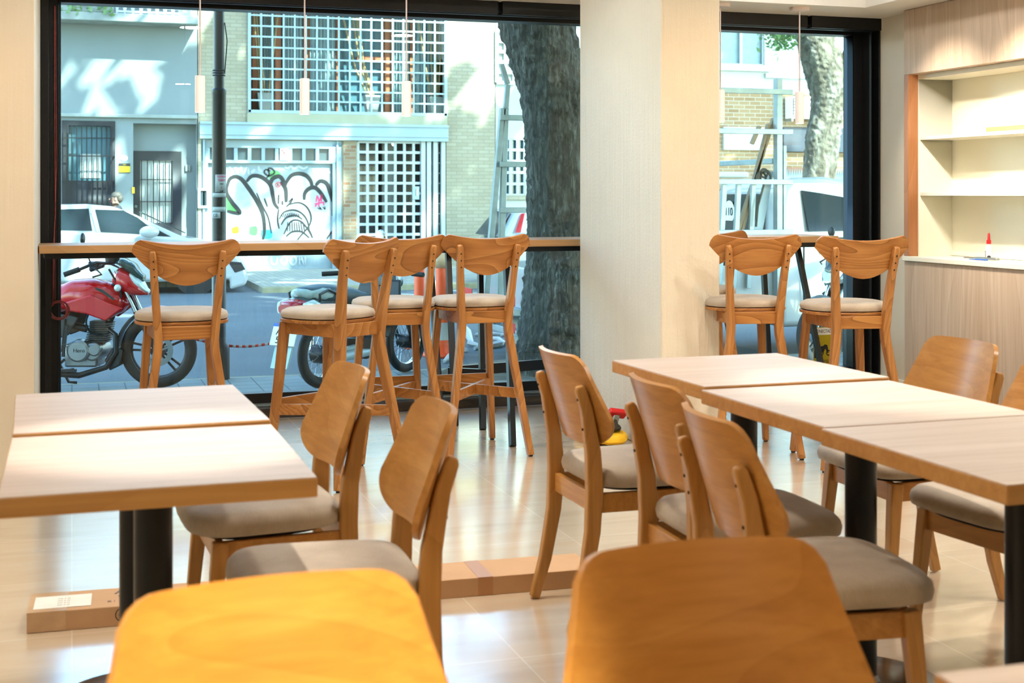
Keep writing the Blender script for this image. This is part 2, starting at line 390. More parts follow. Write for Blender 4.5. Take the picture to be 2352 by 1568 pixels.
dim(('concrete_ledge', 'pale_blue_metal', 'grille_blue', 'sill_render', 'cream_render', 'window_frame_white', 'frosted', 'curtain', 'planter', 'graffiti_fill', 'shutter_grey', 'brick_sage', 'brick_red', 'brick_tan', 'paving_near', 'paving_far',
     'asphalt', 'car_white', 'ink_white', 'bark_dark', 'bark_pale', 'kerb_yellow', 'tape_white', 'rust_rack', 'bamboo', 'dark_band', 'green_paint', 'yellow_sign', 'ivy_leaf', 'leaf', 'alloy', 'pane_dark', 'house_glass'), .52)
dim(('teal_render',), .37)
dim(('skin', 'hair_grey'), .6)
# ================================================================== the room
ZC = 2.485                                   # low ceiling along the window and the shelves
b = MB(); b.box(-2.4, 5.6, -4.2, 7.9, -.12, 0); struct(b.build('floor', 'floor_tile', smooth=False))
b = MB(); b.box(-2.4, 5.6, 7.42, 8.3, ZC, 2.95); b.box(4.77, 5.6, -4.2, 7.42, ZC, 2.95); b.box(-2.4, 4.77, -4.2, 7.42, 2.78, 2.95)
struct(b.build('ceiling', 'white_paint', smooth=False))
b = MB(); b.box(-2.4, -2.2, -4.2, 6.6, 0, 2.8); struct(b.build('wall_left', 'plaster_wall', smooth=False))
b = MB(); b.box(-2.2, 5.6, -4.2, -4.0, 0, 2.8); struct(b.build('wall_back', 'plaster_wall', smooth=False))
b = MB(); b.box(5.17, 5.6, 7.462, 8.2, -.2, ZC); b.box(5.42, 5.6, -4.0, 7.462, 0, ZC); struct(b.build('wall_right', 'plaster_wall', smooth=False))
b = MB(); b.box(-2.4, -.166, 6.6, 8.25, -.2, ZC); struct(b.build('wall_front', 'plaster_wall', smooth=False))
b = MB(); b.box(-9, 12, 8.0, 8.4, ZC + .02, 11.0); struct(b.build('wall_facade', 'plaster_wall', smooth=False))  # upper building front, unseen; height raised so its shadow covers the street
pil = MB(); pil.box(2.812, 3.14, 6.21, 7.35, 0, ZC); o = struct(pil.build('pillar', 'plaster_pillar', bevel=.008, segs=2), 'rough cream plastered pillar between the two shop windows')
b = MB(); b.box(5.15, 5.17, 7.46, 7.94, 0, .085); b.box(5.152, 5.17, 7.46, 7.94, .085, .09); struct(b.build('baseboard_right', 'white_paint', smooth=False))
# window sill curb of dark stone with a pale ledge
b = MB(); b.box(-.166, 5.17, 7.9, 8.25, 0, .062); struct(b.build('trim_1', 'dark_stone', bevel=.004))
b = MB(); b.box(-.166, 5.17, 7.97, 8.2, .062, .072); struct(b.build('trim_2', 'pale_blue_metal', bevel=.002))
# black steel lintel beam in two lengths per window
def lintel(n, x0, xm, x1):
    b = MB(); b.box(x0, xm - .012, 7.86, 7.9, 2.405, ZC); b.box(xm + .012, x1, 7.85, 7.89, 2.405, ZC); b.box(x0, x1, 7.9, 8.0, 2.43, ZC)
    b.box(x0, x1, 7.89, 7.93, 2.40, 2.408)
    return struct(b.build('trim_%d' % n, 'black_metal', bevel=.003))
lintel(3, -.166, at(1148, 10, Y=7.87).x, 3.5); lintel(4, 3.502, at(1858, 40, Y=7.87).x, 5.2)
def window(n, x0, x1, wl, wr):
    zb, zt = .131, 2.385
    b = MB()
    b.box(x0, x0 + wl, 8.0, 8.12, .072, 2.46); b.box(x1 - wr, x1, 8.0, 8.12, .072, 2.46)
    b.box(x0 + wl, x1 - wr, 8.03, 8.12, .072, zb); b.box(x0 + wl, x1 - wr, 8.0, 8.12, zt, 2.46)
    if n == 1:
        b.box(x0, x0 + .045, 7.93, 8.0, .072, 2.43); b.box(x0 + wl + .001, x0 + wl + .012, 7.985, 8.03, .13, 2.4)
    else:
        b.box(x1 - .012, x1 + .02, 7.86, 8.0, .0, 2.43); b.box(x1 - .05, x1 - .038, 7.9, 8.0, .072, 2.43)
    f = struct(b.build('window_%d' % n, 'black_metal', bevel=.003), 'black steel framed shop window ' + ('between the left wall and the pillar' if n == 1 else 'between the pillar and the shelf wall'))
    g = MB(); g.box(x0 + wl - .004, x1 - wr + .004, 8.07, 8.078, zb - .004, zt + .004); g.build('glass_pane', 'shop_glass', f, smooth=False)
    return f
xw = at(135, 300, Y=8.05).x
w1 = window(1, -.166, 3.5, xw + .166, .05)
xg = at(1950, 300, Y=8.05).x
w2 = window(2, 3.502, 5.17, .05, 5.17 - xg)
# ------------------------------------------------------------------ shelf wall unit
def shelf_unit():
    t = thing('shelf_unit', 'built-in oak laminate shelf unit with a white lit niche along the right wall', 'shelf unit', (5.08, 7.46, 0))
    L = -3.6
    MB().box(0, .3, L, 0, 2.07, ZC - .002).build('upper_panel', 'panel_oak', t, .002)
    MB().box(.002, .3, L, -.004, .09, .878).build('lower_panel', 'panel_oak', t, .002)
    MB().box(.03, .3, L, -.01, 0, .09).build('plinth', 'dark_plastic', t)
    MB().box(-.012, .3, L, .004, .88, .91).build('ledge', 'white_laminate', t, .003)
    MB().box(0, .11, -.05, 0, .91, 2.07).build('side_post', 'panel_reveal', t, .002)
    b = MB(); b.box(.07, .33, -.062, -.05, .91, 2.07); b.box(.07, .33, L, -.062, 2.04, 2.07); b.box(.32, .335, L, -.062, .91, 2.04)
    b.build('niche_lining', 'white_laminate', t, .001)
    for z in (1.295, 1.652): MB().box(.075, .32, L, -.064, z, z + .022).build('shelf', 'white_laminate', t, .002)
    return t
shelf_unit()
p = Vector((5.24, 6.87, .912))
gb = thing('glue_bottle', 'small white glue bottle with a red pointed cap on the shelf ledge', 'bottle', (5.275, p.y, .911))
MB().lathe([(.017, 0), (.021, .004), (.022, .06), (.02, .078), (.011, .09), (.011, .096)], seg=24).build('bottle_body', 'glue_white', gb)
MB().lathe([(.0135, .094), (.0135, .116), (.009, .12), (.0065, .155), (.004, .16)], seg=20).build('cap', 'red_plastic', gb)
b = MB()
b.lathe([(.0222, .012), (.0224, .058)], seg=24, caps=False).build('paper_label', 'paper_white', gb)
for k in range(6): text('IIIIIIII', 'print', 'ink_grey', gb, (-.0225, .002, .05 - k * .007), .007, (PI / 2, 0, -PI / 2 - .3), ext=.0003)
kn = thing('utility_knife', 'grey utility knife with ridged handle lying under the glue bottle', 'knife', (5.21, p.y - .02, .911), .08); kn.scale = (1.3, 1.5, 1.2)
MB().sweep([(0, -.09, .008), (0, .02, .008), (0, .045, .008)], [.022, .02, .012], [.012, .012, .006]).build('handle', 'steel_grey', kn, .003)
MB().box(-.006, .006, .04, .1, .005, .008).build('blade', 'dark_plastic', kn)
MB().ball((0, -.04, .016), .008, 10, 6).build('thumb_slide', 'ink_black', kn)
MB().sweep([(5.15, p.y - .15, .916), (5.15, p.y - .06, .916), (5.155, p.y + .03, .914)], [.014, .016, .004], [.008, .008, .004]).build('pen_cutter', 'blue_plastic', None, .002)
tag(bpy.data.objects['pen_cutter'], 'slim blue cutter in front of the utility knife on the ledge', 'cutter')
MB().box(5.33, 5.395, 6.2, 6.97, 1.675, 1.715).build('timber_offcut', 'counter_wood', None, .002)
tag(bpy.data.objects['timber_offcut'], 'pale wooden strip lying at the back of the top shelf', 'wood strip')
# ------------------------------------------------------------------ window counters
def counter(name, label, x0, x1, ang, y0, legs, foot):
    t = thing(name, label, 'counter', (x0, y0, 0), ang)
    L = (x1 - x0)
    MB().box(0, L, 0, .44, 1.0, 1.04).build('countertop', 'counter_wood', t, .003)
    b = MB(); b.bar((.03, .06, .985), (L - .03, .06, .985), .03); b.bar((.03, .38, .985), (L - .03, .38, .985), .03); b.bar((.045, .06, .985), (.045, .38, .985), .03)
    b.build('under_frame', 'black_steel', t)
    for p, q in legs: MB().bar(p, q, .03, .03, (0, 1, 0)).build('leg', 'black_steel', t)
    for p, q in foot: MB().bar(p, q, .03, .06).build('foot_rail', 'black_steel', t)
    return t
def loc(p, x0, y0, ang):
    d = Vector((p[0] - x0, p[1] - y0)); c, s = math.cos(-ang), math.sin(-ang)
    return (d.x * c - d.y * s, d.x * s + d.y * c, p[2])
x0, y0, an = -.16, 7.31, math.radians(2.6)
LL = lambda *p: loc(p, x0, y0, an)
counter('window_counter', 'long oak bar counter under the left window with a black steel frame', x0, 3.2, an, y0,
        [(LL(2.02, 7.78, .985), LL(2.0, 7.42, 0)), (LL(2.08, 7.58, .985), LL(2.055, 7.33, 0)), (LL(2.34, 7.80, .985), LL(2.165, 7.16, 0)), (LL(2.44, 7.60, .985), LL(2.165, 6.63, 0)),
         (LL(xw - .05, 7.76, .985), LL(xw - .05, 7.78, 0))],
        [(LL(2.07, 7.5, .285), LL(3.0, 7.72, .285)), (LL(2.05, 7.45, .285), LL(2.24, 7.3, .285))])
x0, y0, an = 3.22, 7.52, math.radians(0)
counter('window_counter', 'short oak bar counter under the right window beside the pillar', x0, at(1911, 541, Y=7.6).x, an, y0,
        [(LL(4.44, 7.70, .985), LL(4.38, 7.2, 0)), (LL(4.28, 7.86, .985), LL(4.2, 7.6, 0))], [])
# ------------------------------------------------------------------ bar stools
def superell(rx, ry, n, z, seg=40, cy=0., taper=0.):
    out = []
    for k in range(seg):
        a = 2 * PI * k / seg; c, s = math.cos(a), math.sin(a)
        x = rx * abs(c) ** (2 / n) * (1 if c >= 0 else -1); y = ry * abs(s) ** (2 / n) * (1 if s >= 0 else -1)
        x *= 1 + taper * y / ry
        out.append(Vector((x, y + cy, z)))
    return out
def curved_panel(zt, zb, w, surf, th, nu=28, nv=8):
    """plywood shell: zt(x), zb(x) outline, surf(x,z) depth"""
    fr, bk = [], []
    for i in range(nu + 1):
        u = math.sin((i / nu - .5) * PI); x = u * w
        for j in range(nv + 1):
            z = zb(x) + (zt(x) - zb(x)) * j / nv; y = surf(x, z)
            e = 1e-4; nx, nz = (surf(x + e, z) - y) / e, (surf(x, z + e) - y) / e
            n = Vector((-nx, 1, -nz)).normalized()
            fr.append(Vector((x, y, z))); bk.append(Vector((x, y, z)) - n * th)
    b = MB(); vs = fr + bk; N = len(fr); fs = []
    idx = lambda i, j: i * (nv + 1) + j
    for i in range(nu):
        for j in range(nv):
            fs.append((idx(i, j), idx(i + 1, j), idx(i + 1, j + 1), idx(i, j + 1)))
            fs.append(tuple(k + N for k in (idx(i, j), idx(i, j + 1), idx(i + 1, j + 1), idx(i + 1, j))))
    rim = [idx(i, 0) for i in range(nu + 1)] + [idx(nu, j) for j in range(1, nv + 1)] + [idx(i, nv) for i in range(nu - 1, -1, -1)] + [idx(0, j) for j in range(nv - 1, 0, -1)]
    for k in range(len(rim)):
        a, c = rim[k], rim[(k + 1) % len(rim)]; fs.append((a, c, c + N, a + N))
    b.add(vs, fs); return b
def bar_stool(label, group):
    t = thing('bar_stool', label, 'bar stool', group=group)
    W_ = .229
    def zt(x):
        u = abs(x) / W_
        z = 1.085 + .024 * min(1, (u / .85) ** 2)
        if u > .82: z -= .055 * (1 - math.sqrt(max(0, 1 - ((u - .82) / .18) ** 2)))
        return z
    def zb(x):
        u = abs(x) / W_; return min(.905 + .15 * u ** 1.9, zt(x) - .004)
    surf = lambda x, z: -.232 + 1.0 * x * x - (z - 1.0) * .22
    curved_panel(zt, zb, W_, surf, .014).build('backrest', 'stool_wood_h', t, .003, 2, angle=50)
    rings = []
    for k, (sc, z) in enumerate([(.9, .738), (.985, .743), (1.0, .756), (.97, .771), (.86, .782), (.6, .787), (.25, .789)]):
        rings.append(superell(.207 * sc, .195 * sc, 2.6, z, 44, .02))
    MB().loft(rings).build('seat_cushion', 'seat_fabric', t, angle=60)
    MB().loft([superell(.207, .195, 2.6, z, 44, .02) for z in (.722, .737)]).build('seat_board', 'stool_wood_h', t, .003)
    for s in (-1, 1):
        l = MB().sweep([(s * .212, -.275, .006), (s * .166, -.23, .33), (s * .124, -.192, .61), (s * .121, -.19, .66), (s * .128, -.2, .76), (s * .140, -.225, .92), (s * .150, -.254, 1.035), (s * .152, -.258, 1.056)],
                       [.032, .034, .036, .036, .034, .032, .03, .024], [.036, .044, .052, .054, .048, .038, .034, .022]).build('rear_leg', 'stool_wood_v', t, .005, 2)
        MB().lathe([(.011, 0), (.011, .008)], (s * .212, -.275, 0), 12).build('foot_pad', 'dark_gap', l)
        for z in (.945, .978, 1.012):
            y = -.225 - (z - .92) * .25 - .0185; MB().lathe([(.0036, -.002), (.0036, .0012)], (s * (.140 + (z - .92) * .087), y, z), 10, 1).build('screw_hole', 'dark_gap', l)
        l = MB().sweep([(s * .184, .232, .006), (s * .16, .198, .33), (s * .135, .163, .715)], [.03, .034, .036], [.034, .04, .044]).build('front_leg', 'stool_wood_v', t, .005, 2)
        MB().lathe([(.011, 0), (.011, .008)], (s * .184, .232, 0), 12).build('foot_pad', 'dark_gap', l)
    b = MB(); z0, z1 = .662, .722
    for p, q in (((-.125, -.185), (.125, -.185)), ((-.135, .163), (.135, .163)), ((-.125, -.185), (-.135, .163)), ((.125, -.185), (.135, .163))):
        b.bar((*p, (z0 + z1) / 2), (*q, (z0 + z1) / 2), .02, z1 - z0)
    b.build('seat_frame', 'stool_wood_h', t, .002)
    b = MB(); b.bar((-.17, -.235, .31), (.16, .2, .31), .02, .05); b.build('cross_stretcher', 'stool_wood_h', t, .002)
    b = MB(); b.bar((.17, -.235, .31), (.008, -.014, .31), .02, .05); b.bar((-.16, .2, .31), (-.008, .0, .31), .02, .05); b.build('cross_stretcher', 'stool_wood_h', t, .002)
    MB().bar((-.16, .2, .335), (.16, .2, .335), .02, .05).build('foot_rest', 'stool_wood_h', t, .002)
    return t
G1 = 'bar stools along the window counters'
s1 = bar_stool('wooden bar stool in front of the red motorcycle, leftmost of the stools', G1)
s1.location = (.476, 6.3, 0); s1.rotation_euler = (0, 0, math.radians(1.5))
for x, y, a, lb in ((1.139, 6.191, 32.5, 'wooden bar stool turned sideways, its tan seat in front of the parked moped'),
                    (1.545, 6.66, -2.5, 'wooden bar stool half hidden behind the sideways one at the left counter'),
                    (1.953, 6.634, 1.8, 'wooden bar stool with looped grain on its back, beside the big tree trunk'),
                    (3.258, 6.175, -11.8, 'wooden bar stool half hidden by the pillar at the right counter'),
                    (3.612, 5.794, -10.2, 'wooden bar stool nearest the shelf wall at the right counter'),
                    (3.40, 6.98, -16, 'wooden bar stool mostly hidden behind the pillar, only its back top showing')):
    dup(s1, (x, y, 0), math.radians(a), lb)
# ------------------------------------------------------------------ dining chairs
def dining_chair(label, group):
    t = thing('dining_chair', label, 'chair', group=group)
    W_ = .222
    def zt(x):
        u = abs(x)
        if u < .135: return .82
        if u < .185: return .77 + .05 * math.sqrt(max(0, 1 - ((u - .135) / .05) ** 2))
        return .77 - (u - .185) / (W_ - .185) * .135
    def zb(x):
        u = abs(x)
        if u < .10: return .545
        return .545 + .082 * (1 - math.sqrt(max(0, 1 - ((u - .10) / (W_ - .10)) ** 2)))
    surf = lambda x, z: -.222 + 1.25 * x * x - (z - .64) * .30
    curved_panel(zt, zb, W_, surf, .014, 36, 10).build('backrest', 'chair_wood_h', t, .0035, 2, angle=50)
    rings = []
    for sc, z in [(.90, .418), (.985, .426), (1.0, .442), (.985, .458), (.93, .471), (.8, .478), (.5, .481), (.2, .482)]:
        rings.append(superell(.208 * sc + .006, .21 * sc, 4.4, z, 56, .012, .05))
    MB().loft(rings).build('seat_cushion', 'seat_fabric', t, angle=60)
    MB().loft([superell(.165, .165, 3.4, z, 40, .012, .06) for z in (.404, .420)]).build('seat_base', 'dark_gap', t)
    for s in (-1, 1):
        l = MB().sweep([(s * .175, -.268, .004), (s * .172, -.232, .13), (s * .168, -.204, .29), (s * .167, -.197, .42), (s * .169, -.203, .53), (s * .174, -.226, .66), (s * .1765, -.246, .718), (s * .177, -.25, .732)],
                       [.028, .03, .03, .03, .03, .028, .026, .02], [.03, .038, .046, .052, .046, .036, .032, .02]).build('rear_leg', 'chair_wood_v', t, .005, 3)
        for z in (.60, .69):
            y = -.203 - (z - .53) * .19 - .02; MB().lathe([(.0042, -.002), (.0042, .0016)], (s * (.169 + (z - .53) * .04), y, z), 10, 1).build('screw_hole', 'dark_gap', l)
        l = MB().sweep([(s * .196, .178, .004), (s * .176, .142, .404)], [.026, .036], [.028, .042]).build('front_leg', 'chair_wood_v', t, .005, 3)
    b = MB(); zc = .375
    for p, q in (((-.165, -.195), (.165, -.195)), ((-.17, .142), (.17, .142)), ((-.165, -.195), (-.172, .142)), ((.165, -.195), (.172, .142))):
        b.bar((*p, zc), (*q, zc), .02, .058)
    b.build('seat_frame', 'chair_wood_h', t, .002)
    return t
G2 = 'wooden dining chairs around the tables'
c1 = dining_chair('wooden chair on the right side of the left table, nearer the windows', G2)
c1.location = (.497, 3.732, 0); c1.rotation_euler = (0, 0, math.radians(93))
for x, y, a, lb in ((.548, 3.02, 87, 'wooden chair right of the left table, nearer the camera, seat half in shade'),
                    (1.687, 3.943, -89.7, 'wooden chair left of the long table, nearest the pillar, rear legs fully visible'),
                    (1.697, 3.234, -92.1, 'wooden chair on the left of the long table, middle one of the three'),
                    (1.598, 2.697, -96.1, 'wooden chair on the left of the long table, closest to the camera, brown shaded seat'),
                    (2.573, 3.80, 91, 'wooden chair on the right of the long table, its back shining by the oak panel'),
                    (2.49, 3.15, 97, 'wooden chair on the right of the long table, cut off by the right picture edge'),
                    (.253, 1.442, 183.8, 'bright orange-lit chair back in the very front at bottom left'),
                    (.812, 1.437, 178.1, 'darker brown chair back in the very front at bottom centre')):
    dup(c1, (x, y, 0), math.radians(a), lb)
# ------------------------------------------------------------------ square tables
def table(label, w, d, group):
    t = thing('cafe_table', label, 'table', group=group)
    MB().box(-w / 2, w / 2, -d / 2, d / 2, .712, .75).build('edge_band', 'laminate_edge', t, .003)
    MB().box(-w / 2 + .0015, w / 2 - .0015, -d / 2 + .0015, d / 2 - .0015, .749, .7515).build('tabletop', 'laminate_top', t, .001)
    MB().box(-.2, .2, -.2, .2, .706, .712).build('mounting_plate', 'black_steel', t)
    MB().lathe([(.04, .012), (.04, .706)], seg=32).build('column', 'black_steel', t)
    MB().lathe([(.205, 0), (.205, .006), (.195, .011), (.05, .016), (.042, .03)], seg=48).build('base_plate', 'base_disc', t)
    return t
G3 = 'square pedestal tables'
tb = table('square table at the left wall, nearer the camera, with a bright pool of light', .585, .64, G3)
tb.location = (.163, 2.935, 0)
for x, y, a, z, lb in ((.155, 3.592, 1.6, .007, 'square table at the left wall, the one nearer the windows'),
                       (2.005, 3.80, 1.3, .006, 'farthest of the three tables in the long row, beside the pillar'),
                       (1.998, 3.13, .4, 0, 'middle one of the three tables in the long row on the right'),
                       (1.978, 2.455, .6, .003, 'nearest of the three tables in the long row on the right'),
                       (1.235, .985, -2.5, 0, 'table of which only a thin orange edge shows at the bottom right corner')):
    o = dup(tb, (x, y, z), math.radians(a), lb)
    if x > .2:
        o.scale = (1.055, 1.02, 1)
# ------------------------------------------------------------------ pendant lamps
def pendant(label):
    t = thing('pendant_lamp', label, 'pendant lamp', group='small white pendant lamps above the window counters')
    MB().lathe([(.062, ZC - .022), (.062, ZC), ], seg=32).build('ceiling_rose', 'lamp_white', t, .002)
    MB().tube([(0, 0, 1.95), (0, 0, ZC - .02)], .0045, 8).build('cord', 'cable_white', t)
    MB().lathe([(.0, 1.953), (.025, 1.953), (.0275, 1.95), (.0275, 1.752), (.024, 1.752), (.024, 1.77), (0, 1.772)], seg=28, caps=False).build('lamp_shade', 'shade_porcelain', t)
    MB().lathe([(.0235, 1.757), (.0235, 1.76)], seg=24).build('diffuser', 'lamp_glow', t)
    return t
pd = pendant('white tube pendant lamp over the left counter, in front of the street pole')
pd.location = (.667, 7.55, 0)
for x, lb in ((1.24, 'white tube pendant lamp over the left counter, in front of the barred upper window'), (1.825, 'white tube pendant lamp over the left counter, the one nearest the tree'),
              (3.82, 'white tube pendant lamp half hidden at the right edge of the pillar'), (4.375, 'white tube pendant lamp over the right counter, in front of the pale tree trunk')):
    dup(pd, (x, 7.55, 0), 0, lb)
# ------------------------------------------------------------------ cardboard box on the floor
A_, B_ = at(62, 1455, Z=0), at(1300, 1352, Z=0)
an = math.atan2(B_.y - A_.y, B_.x - A_.x)
bx = thing('cardboard_box', 'long flat cardboard box lying on the floor behind the chairs', 'box', (A_.x, A_.y, 0), an)
L, D, Hh = 1.78, .2, .06
MB().box(0, L, 0, D, 0, Hh).build('carton', 'cardboard', bx, .002)
b = MB(); b.box(-.001, .11, -.001, D + .001, Hh, Hh + .0008); b.box(-.001, .11, -.0012, 0, .002, Hh); b.build('clear_tape', 'clear_tape', bx)
for x in (.97, 1.38): MB().box(x, x + .05, -.001, D, .002, Hh + .0009).build('brown_tape', 'cardboard_tape', bx)
MB().box(.015, .18, .03, .155, Hh + .0009, Hh + .0016).build('shipping_label', 'paper_white', bx)
for k in range(4): text('IIIII II III', 'print', 'ink_grey', bx, (.10, .055 + .022 * k, Hh + .0018), .012, (0, 0, 0), ext=.0002)
text('AT', 'print', 'ink_grey', bx, (.285, .15, Hh + .0012), .06, (0, 0, 0), ext=.0003)
text('REAL', 'print', 'ink_grey', bx, (.285, .105, Hh + .0012), .024, (0, 0, 0), ext=.0003)
text('K I  XOGEN', 'print', 'ink_grey', bx, (.28, .055, Hh + .0012), .02, (0, 0, 0), ext=.0003)
def recycle(x, y, z, M):
    b = MB(); b.torus((0, 0, 0), .02, .0012, 1, 24, 4, 1, None)
    for k in range(3):
        a = k * 2 * PI / 3 + PI / 2
        p = Vector((math.cos(a) * .011, 0, math.sin(a) * .011)); q = Vector((math.cos(a + 1.6) * .011, 0, math.sin(a + 1.6) * .011))
        b.bar(p, q, .002, .005, (0, 1, 0))
    o = b.build('print', 'ink_black', bx); o.location = (x, y, z); o.rotation_euler = M
recycle(.272, -.001, .034, (0, 0, 0)); recycle(1.02, .09, Hh + .001, (PI / 2, 0, PI))
pf = MB(); pf.add([(1.0, .05, .064), (1.06, .14, .068), (1.17, .09, .063), (1.09, .02, .07), (1.05, -.003, .055), (1.02, -.008, .02), (.98, -.01, .004), (1.0, -.006, .004), (1.04, -.004, .02), (1.075, .0, .05)],
       [(0, 1, 3), (1, 2, 3), (0, 3, 9, 4), (4, 9, 8, 5), (5, 8, 7, 6)])
o = pf.build('torn_film', 'clear_tape', bx); o.modifiers.new('thick', 'SOLIDIFY').thickness = .0006
# ------------------------------------------------------------------ tool bag by the pillar
P = at(1420, 1012, Z=.0)
tbg = thing('tool_bag', 'black and yellow tool bag slumped on the floor against the pillar', 'tool bag', (2.66, 6.66, 0))
rings = []
for sx, sy, z, j in ((.10, .2, 0, 0), (.12, .22, .03, .01), (.11, .21, .055, .012), (.09, .18, .075, .015)):
    r = superell(sx, sy, 2.6, z, 28)
    rings.append([p + Vector((random.uniform(-j, j), random.uniform(-j, j), random.uniform(-j, j))) for p in r])
MB().loft(rings).build('bag_body', 'yellow_bag', tbg, subsurf=1)
rings = []
for sx, sy, z, j in ((.095, .185, .07, 0), (.098, .19, .09, .015), (.06, .12, .11, .015)):
    rings.append([p + Vector((random.uniform(-j, j), random.uniform(-j, j), random.uniform(-j, j) * .6)) for p in superell(sx, sy, 2.4, z, 28)])
MB().loft(rings).build('bag_flap', 'bag_fabric', tbg, subsurf=1)
for s in (-1, 1): MB().tube([(s * .04, -.15, .09), (s * .05, -.08, .13), (s * .05, .03, .14), (s * .04, .12, .1)], .011, 8).build('strap', 'bag_fabric', tbg)
dr = thing('caulking_gun', 'red-topped hand tool sticking up out of the tool bag', 'hand tool', (2.70, 6.56, 0.0))
MB().sweep([(-.03, .0, .0), (.0, .01, .1), (.02, .015, .15)], [.03, .04, .04], [.03, .04, .04]).build('grip', 'steel_grey', dr, .008)
b = MB(); b.sweep([(-.03, .0, .165), (.075, .02, .145)], [.05, .05], [.03, .03]); b.build('head', 'red_plastic', dr, .006)
# ------------------------------------------------------------------ cable coil hanging on the window frame
cc = thing('cable_coil', 'coil of reddish wire hanging on the left window frame', 'cable', (xw + .0, 7.94, 0))
zc_ = at(140, 710, Y=7.95).z
b = MB()
for k in range(6):
    b.torus((random.uniform(-.006, .006), .0 - .003 * k, zc_ + random.uniform(-.01, .01)), .05 + random.uniform(-.008, .008), .0022, 1, 30, 6)
b.build('wire_coil', 'cable_red', cc)
b = MB(); b.tube([(-.03, .03, zc_ + .02), (-.028, .04, 1.0), (-.018, .045, 1.2), (-.02, .045, 1.6), (-.022, .045, 2.0), (-.022, .045, 2.36)], .003, 6); b.tube([(-.02, .04, zc_ + .05), (-.022, .045, 1.1), (-.01, .05, 1.5), (-.018, .048, 2.36)], .002, 6)
b.build('wire', 'cable_red', cc)
# ------------------------------------------------------------------ yellow security sticker on the right window
p = at(1893, 795, Y=8.06)
q0, q1 = at(1873, 752, Y=8.06), at(1921, 838, Y=8.06)
ys = thing('security_sticker', 'yellow security sticker with a black motorbike on the right window pane', 'sticker', (p.x, 8.06, p.z))
w_, h_ = (q1.x - q0.x) / 2, (q0.z - q1.z) / 2
MB().box(-w_, w_, 0, .004, -h_, h_).build('backing', 'yellow_sign', ys)
MB().box(-w_, w_, -.0008, 0, h_ * .6, h_ * .97).build('header', 'paper_white', ys)
text('CONECTADO', 'print', 'ink_black', ys, (0, -.0015, h_ * .78), .032, ext=.0004, sx=.75)
text('MOTOSEGURO', 'print', 'ink_black', ys, (0, -.0015, -h_ * .8), .03, ext=.0004, sx=.7)
b = MB()
for u in (-.3, .42): b.torus((w_ * u, -.001, -h_ * .35), .016, .004, 1, 20, 4, .2)
b.prism([(w_ * a, -.0015, h_ * c) for a, c in ((-.4, -.3), (-.55, .0), (-.1, .02), (.05, .1), (.3, .06), (.42, -.35), (.3, -.35), (.1, -.12), (-.1, -.35))], (0, .0012, 0))
b.prism([(w_ * a, -.0015, h_ * c) for a, c in ((-.95, -.6), (-.95, .5), (-.5, .5), (-.45, .3), (-.65, .2), (-.6, -.1), (-.75, -.6))], (0, .0012, 0))
b.build('print', 'ink_black', ys)
# ================================================================== the street outside
GN, GS, GF = -.2, -.3, -.2                   # near pavement, roadway, far pavement levels
b = MB(); b.box(-14, 24, 8.2, 11.25, -.5, GN); struct(b.build('pavement_near', 'paving_near', smooth=False))
b = MB(); b.box(-14, 24, 11.25, 11.4, -.5, GN - .01); b.box(2.95, 24, 22.2, 22.35, -.5, GF); struct(b.build('kerb', 'kerb_yellow', bevel=.02))
b = MB(); b.box(-14, 24, 11.4, 24.2, -.5, GS); struct(b.build('road', 'asphalt', smooth=False))
b = MB(); b.box(2.95, 24, 22.35, 28, -.5, GF); b.box(-14, 2.95, 24.2, 28, -.5, GF); struct(b.build('pavement_far', 'paving_far', smooth=False))
YF = 27.3
def F(px, py, dy=0.): return at(px, py, Y=YF + dy)
def fx(px, dy=0.): return at(px, 0, Y=YF + dy).x
def fz(px, py, dy=0.): return at(px, py, Y=YF + dy).z
def rect(x0, y0, x1, y1, dy=0.):
    """pixel rectangle on the facade plane -> x0, x1, z0, z1"""
    xm = (x0 + x1) / 2
    return fx(x0, dy), fx(x1, dy), fz(xm, y1, dy), fz(xm, y0, dy)
def holed(x0, x1, z0, z1, holes, y0, y1):
    b = MB(); xs = sorted({x0, x1} | {h[0] for h in holes} | {h[1] for h in holes}); zs = sorted({z0, z1} | {h[2] for h in holes} | {h[3] for h in holes})
    xs = [x for x in xs if x0 <= x <= x1]; zs = [z for z in zs if z0 <= z <= z1]
    for i in range(len(xs) - 1):
        for j in range(len(zs) - 1):
            cx, cz = (xs[i] + xs[i + 1]) / 2, (zs[j] + zs[j + 1]) / 2
            if not any(h[0] < cx < h[1] and h[2] < cz < h[3] for h in holes): b.box(xs[i], xs[i + 1], y0, y1, zs[j], zs[j + 1])
    return b
def bars(x0, x1, z0, z1, nx, nz, y, w, d=None, edge=None):
    b = MB(); d = d or w
    for i in range(nx + 1): x = x0 + (x1 - x0) * i / nx; b.box(x - w / 2, x + w / 2, y - d / 2, y + d / 2, z0, z1)
    for j in range(nz + 1): z = z0 + (z1 - z0) * j / nz; b.box(x0, x1, y - d / 2 - .003, y + d / 2 + .003, z - w / 2, z + w / 2)
    return b
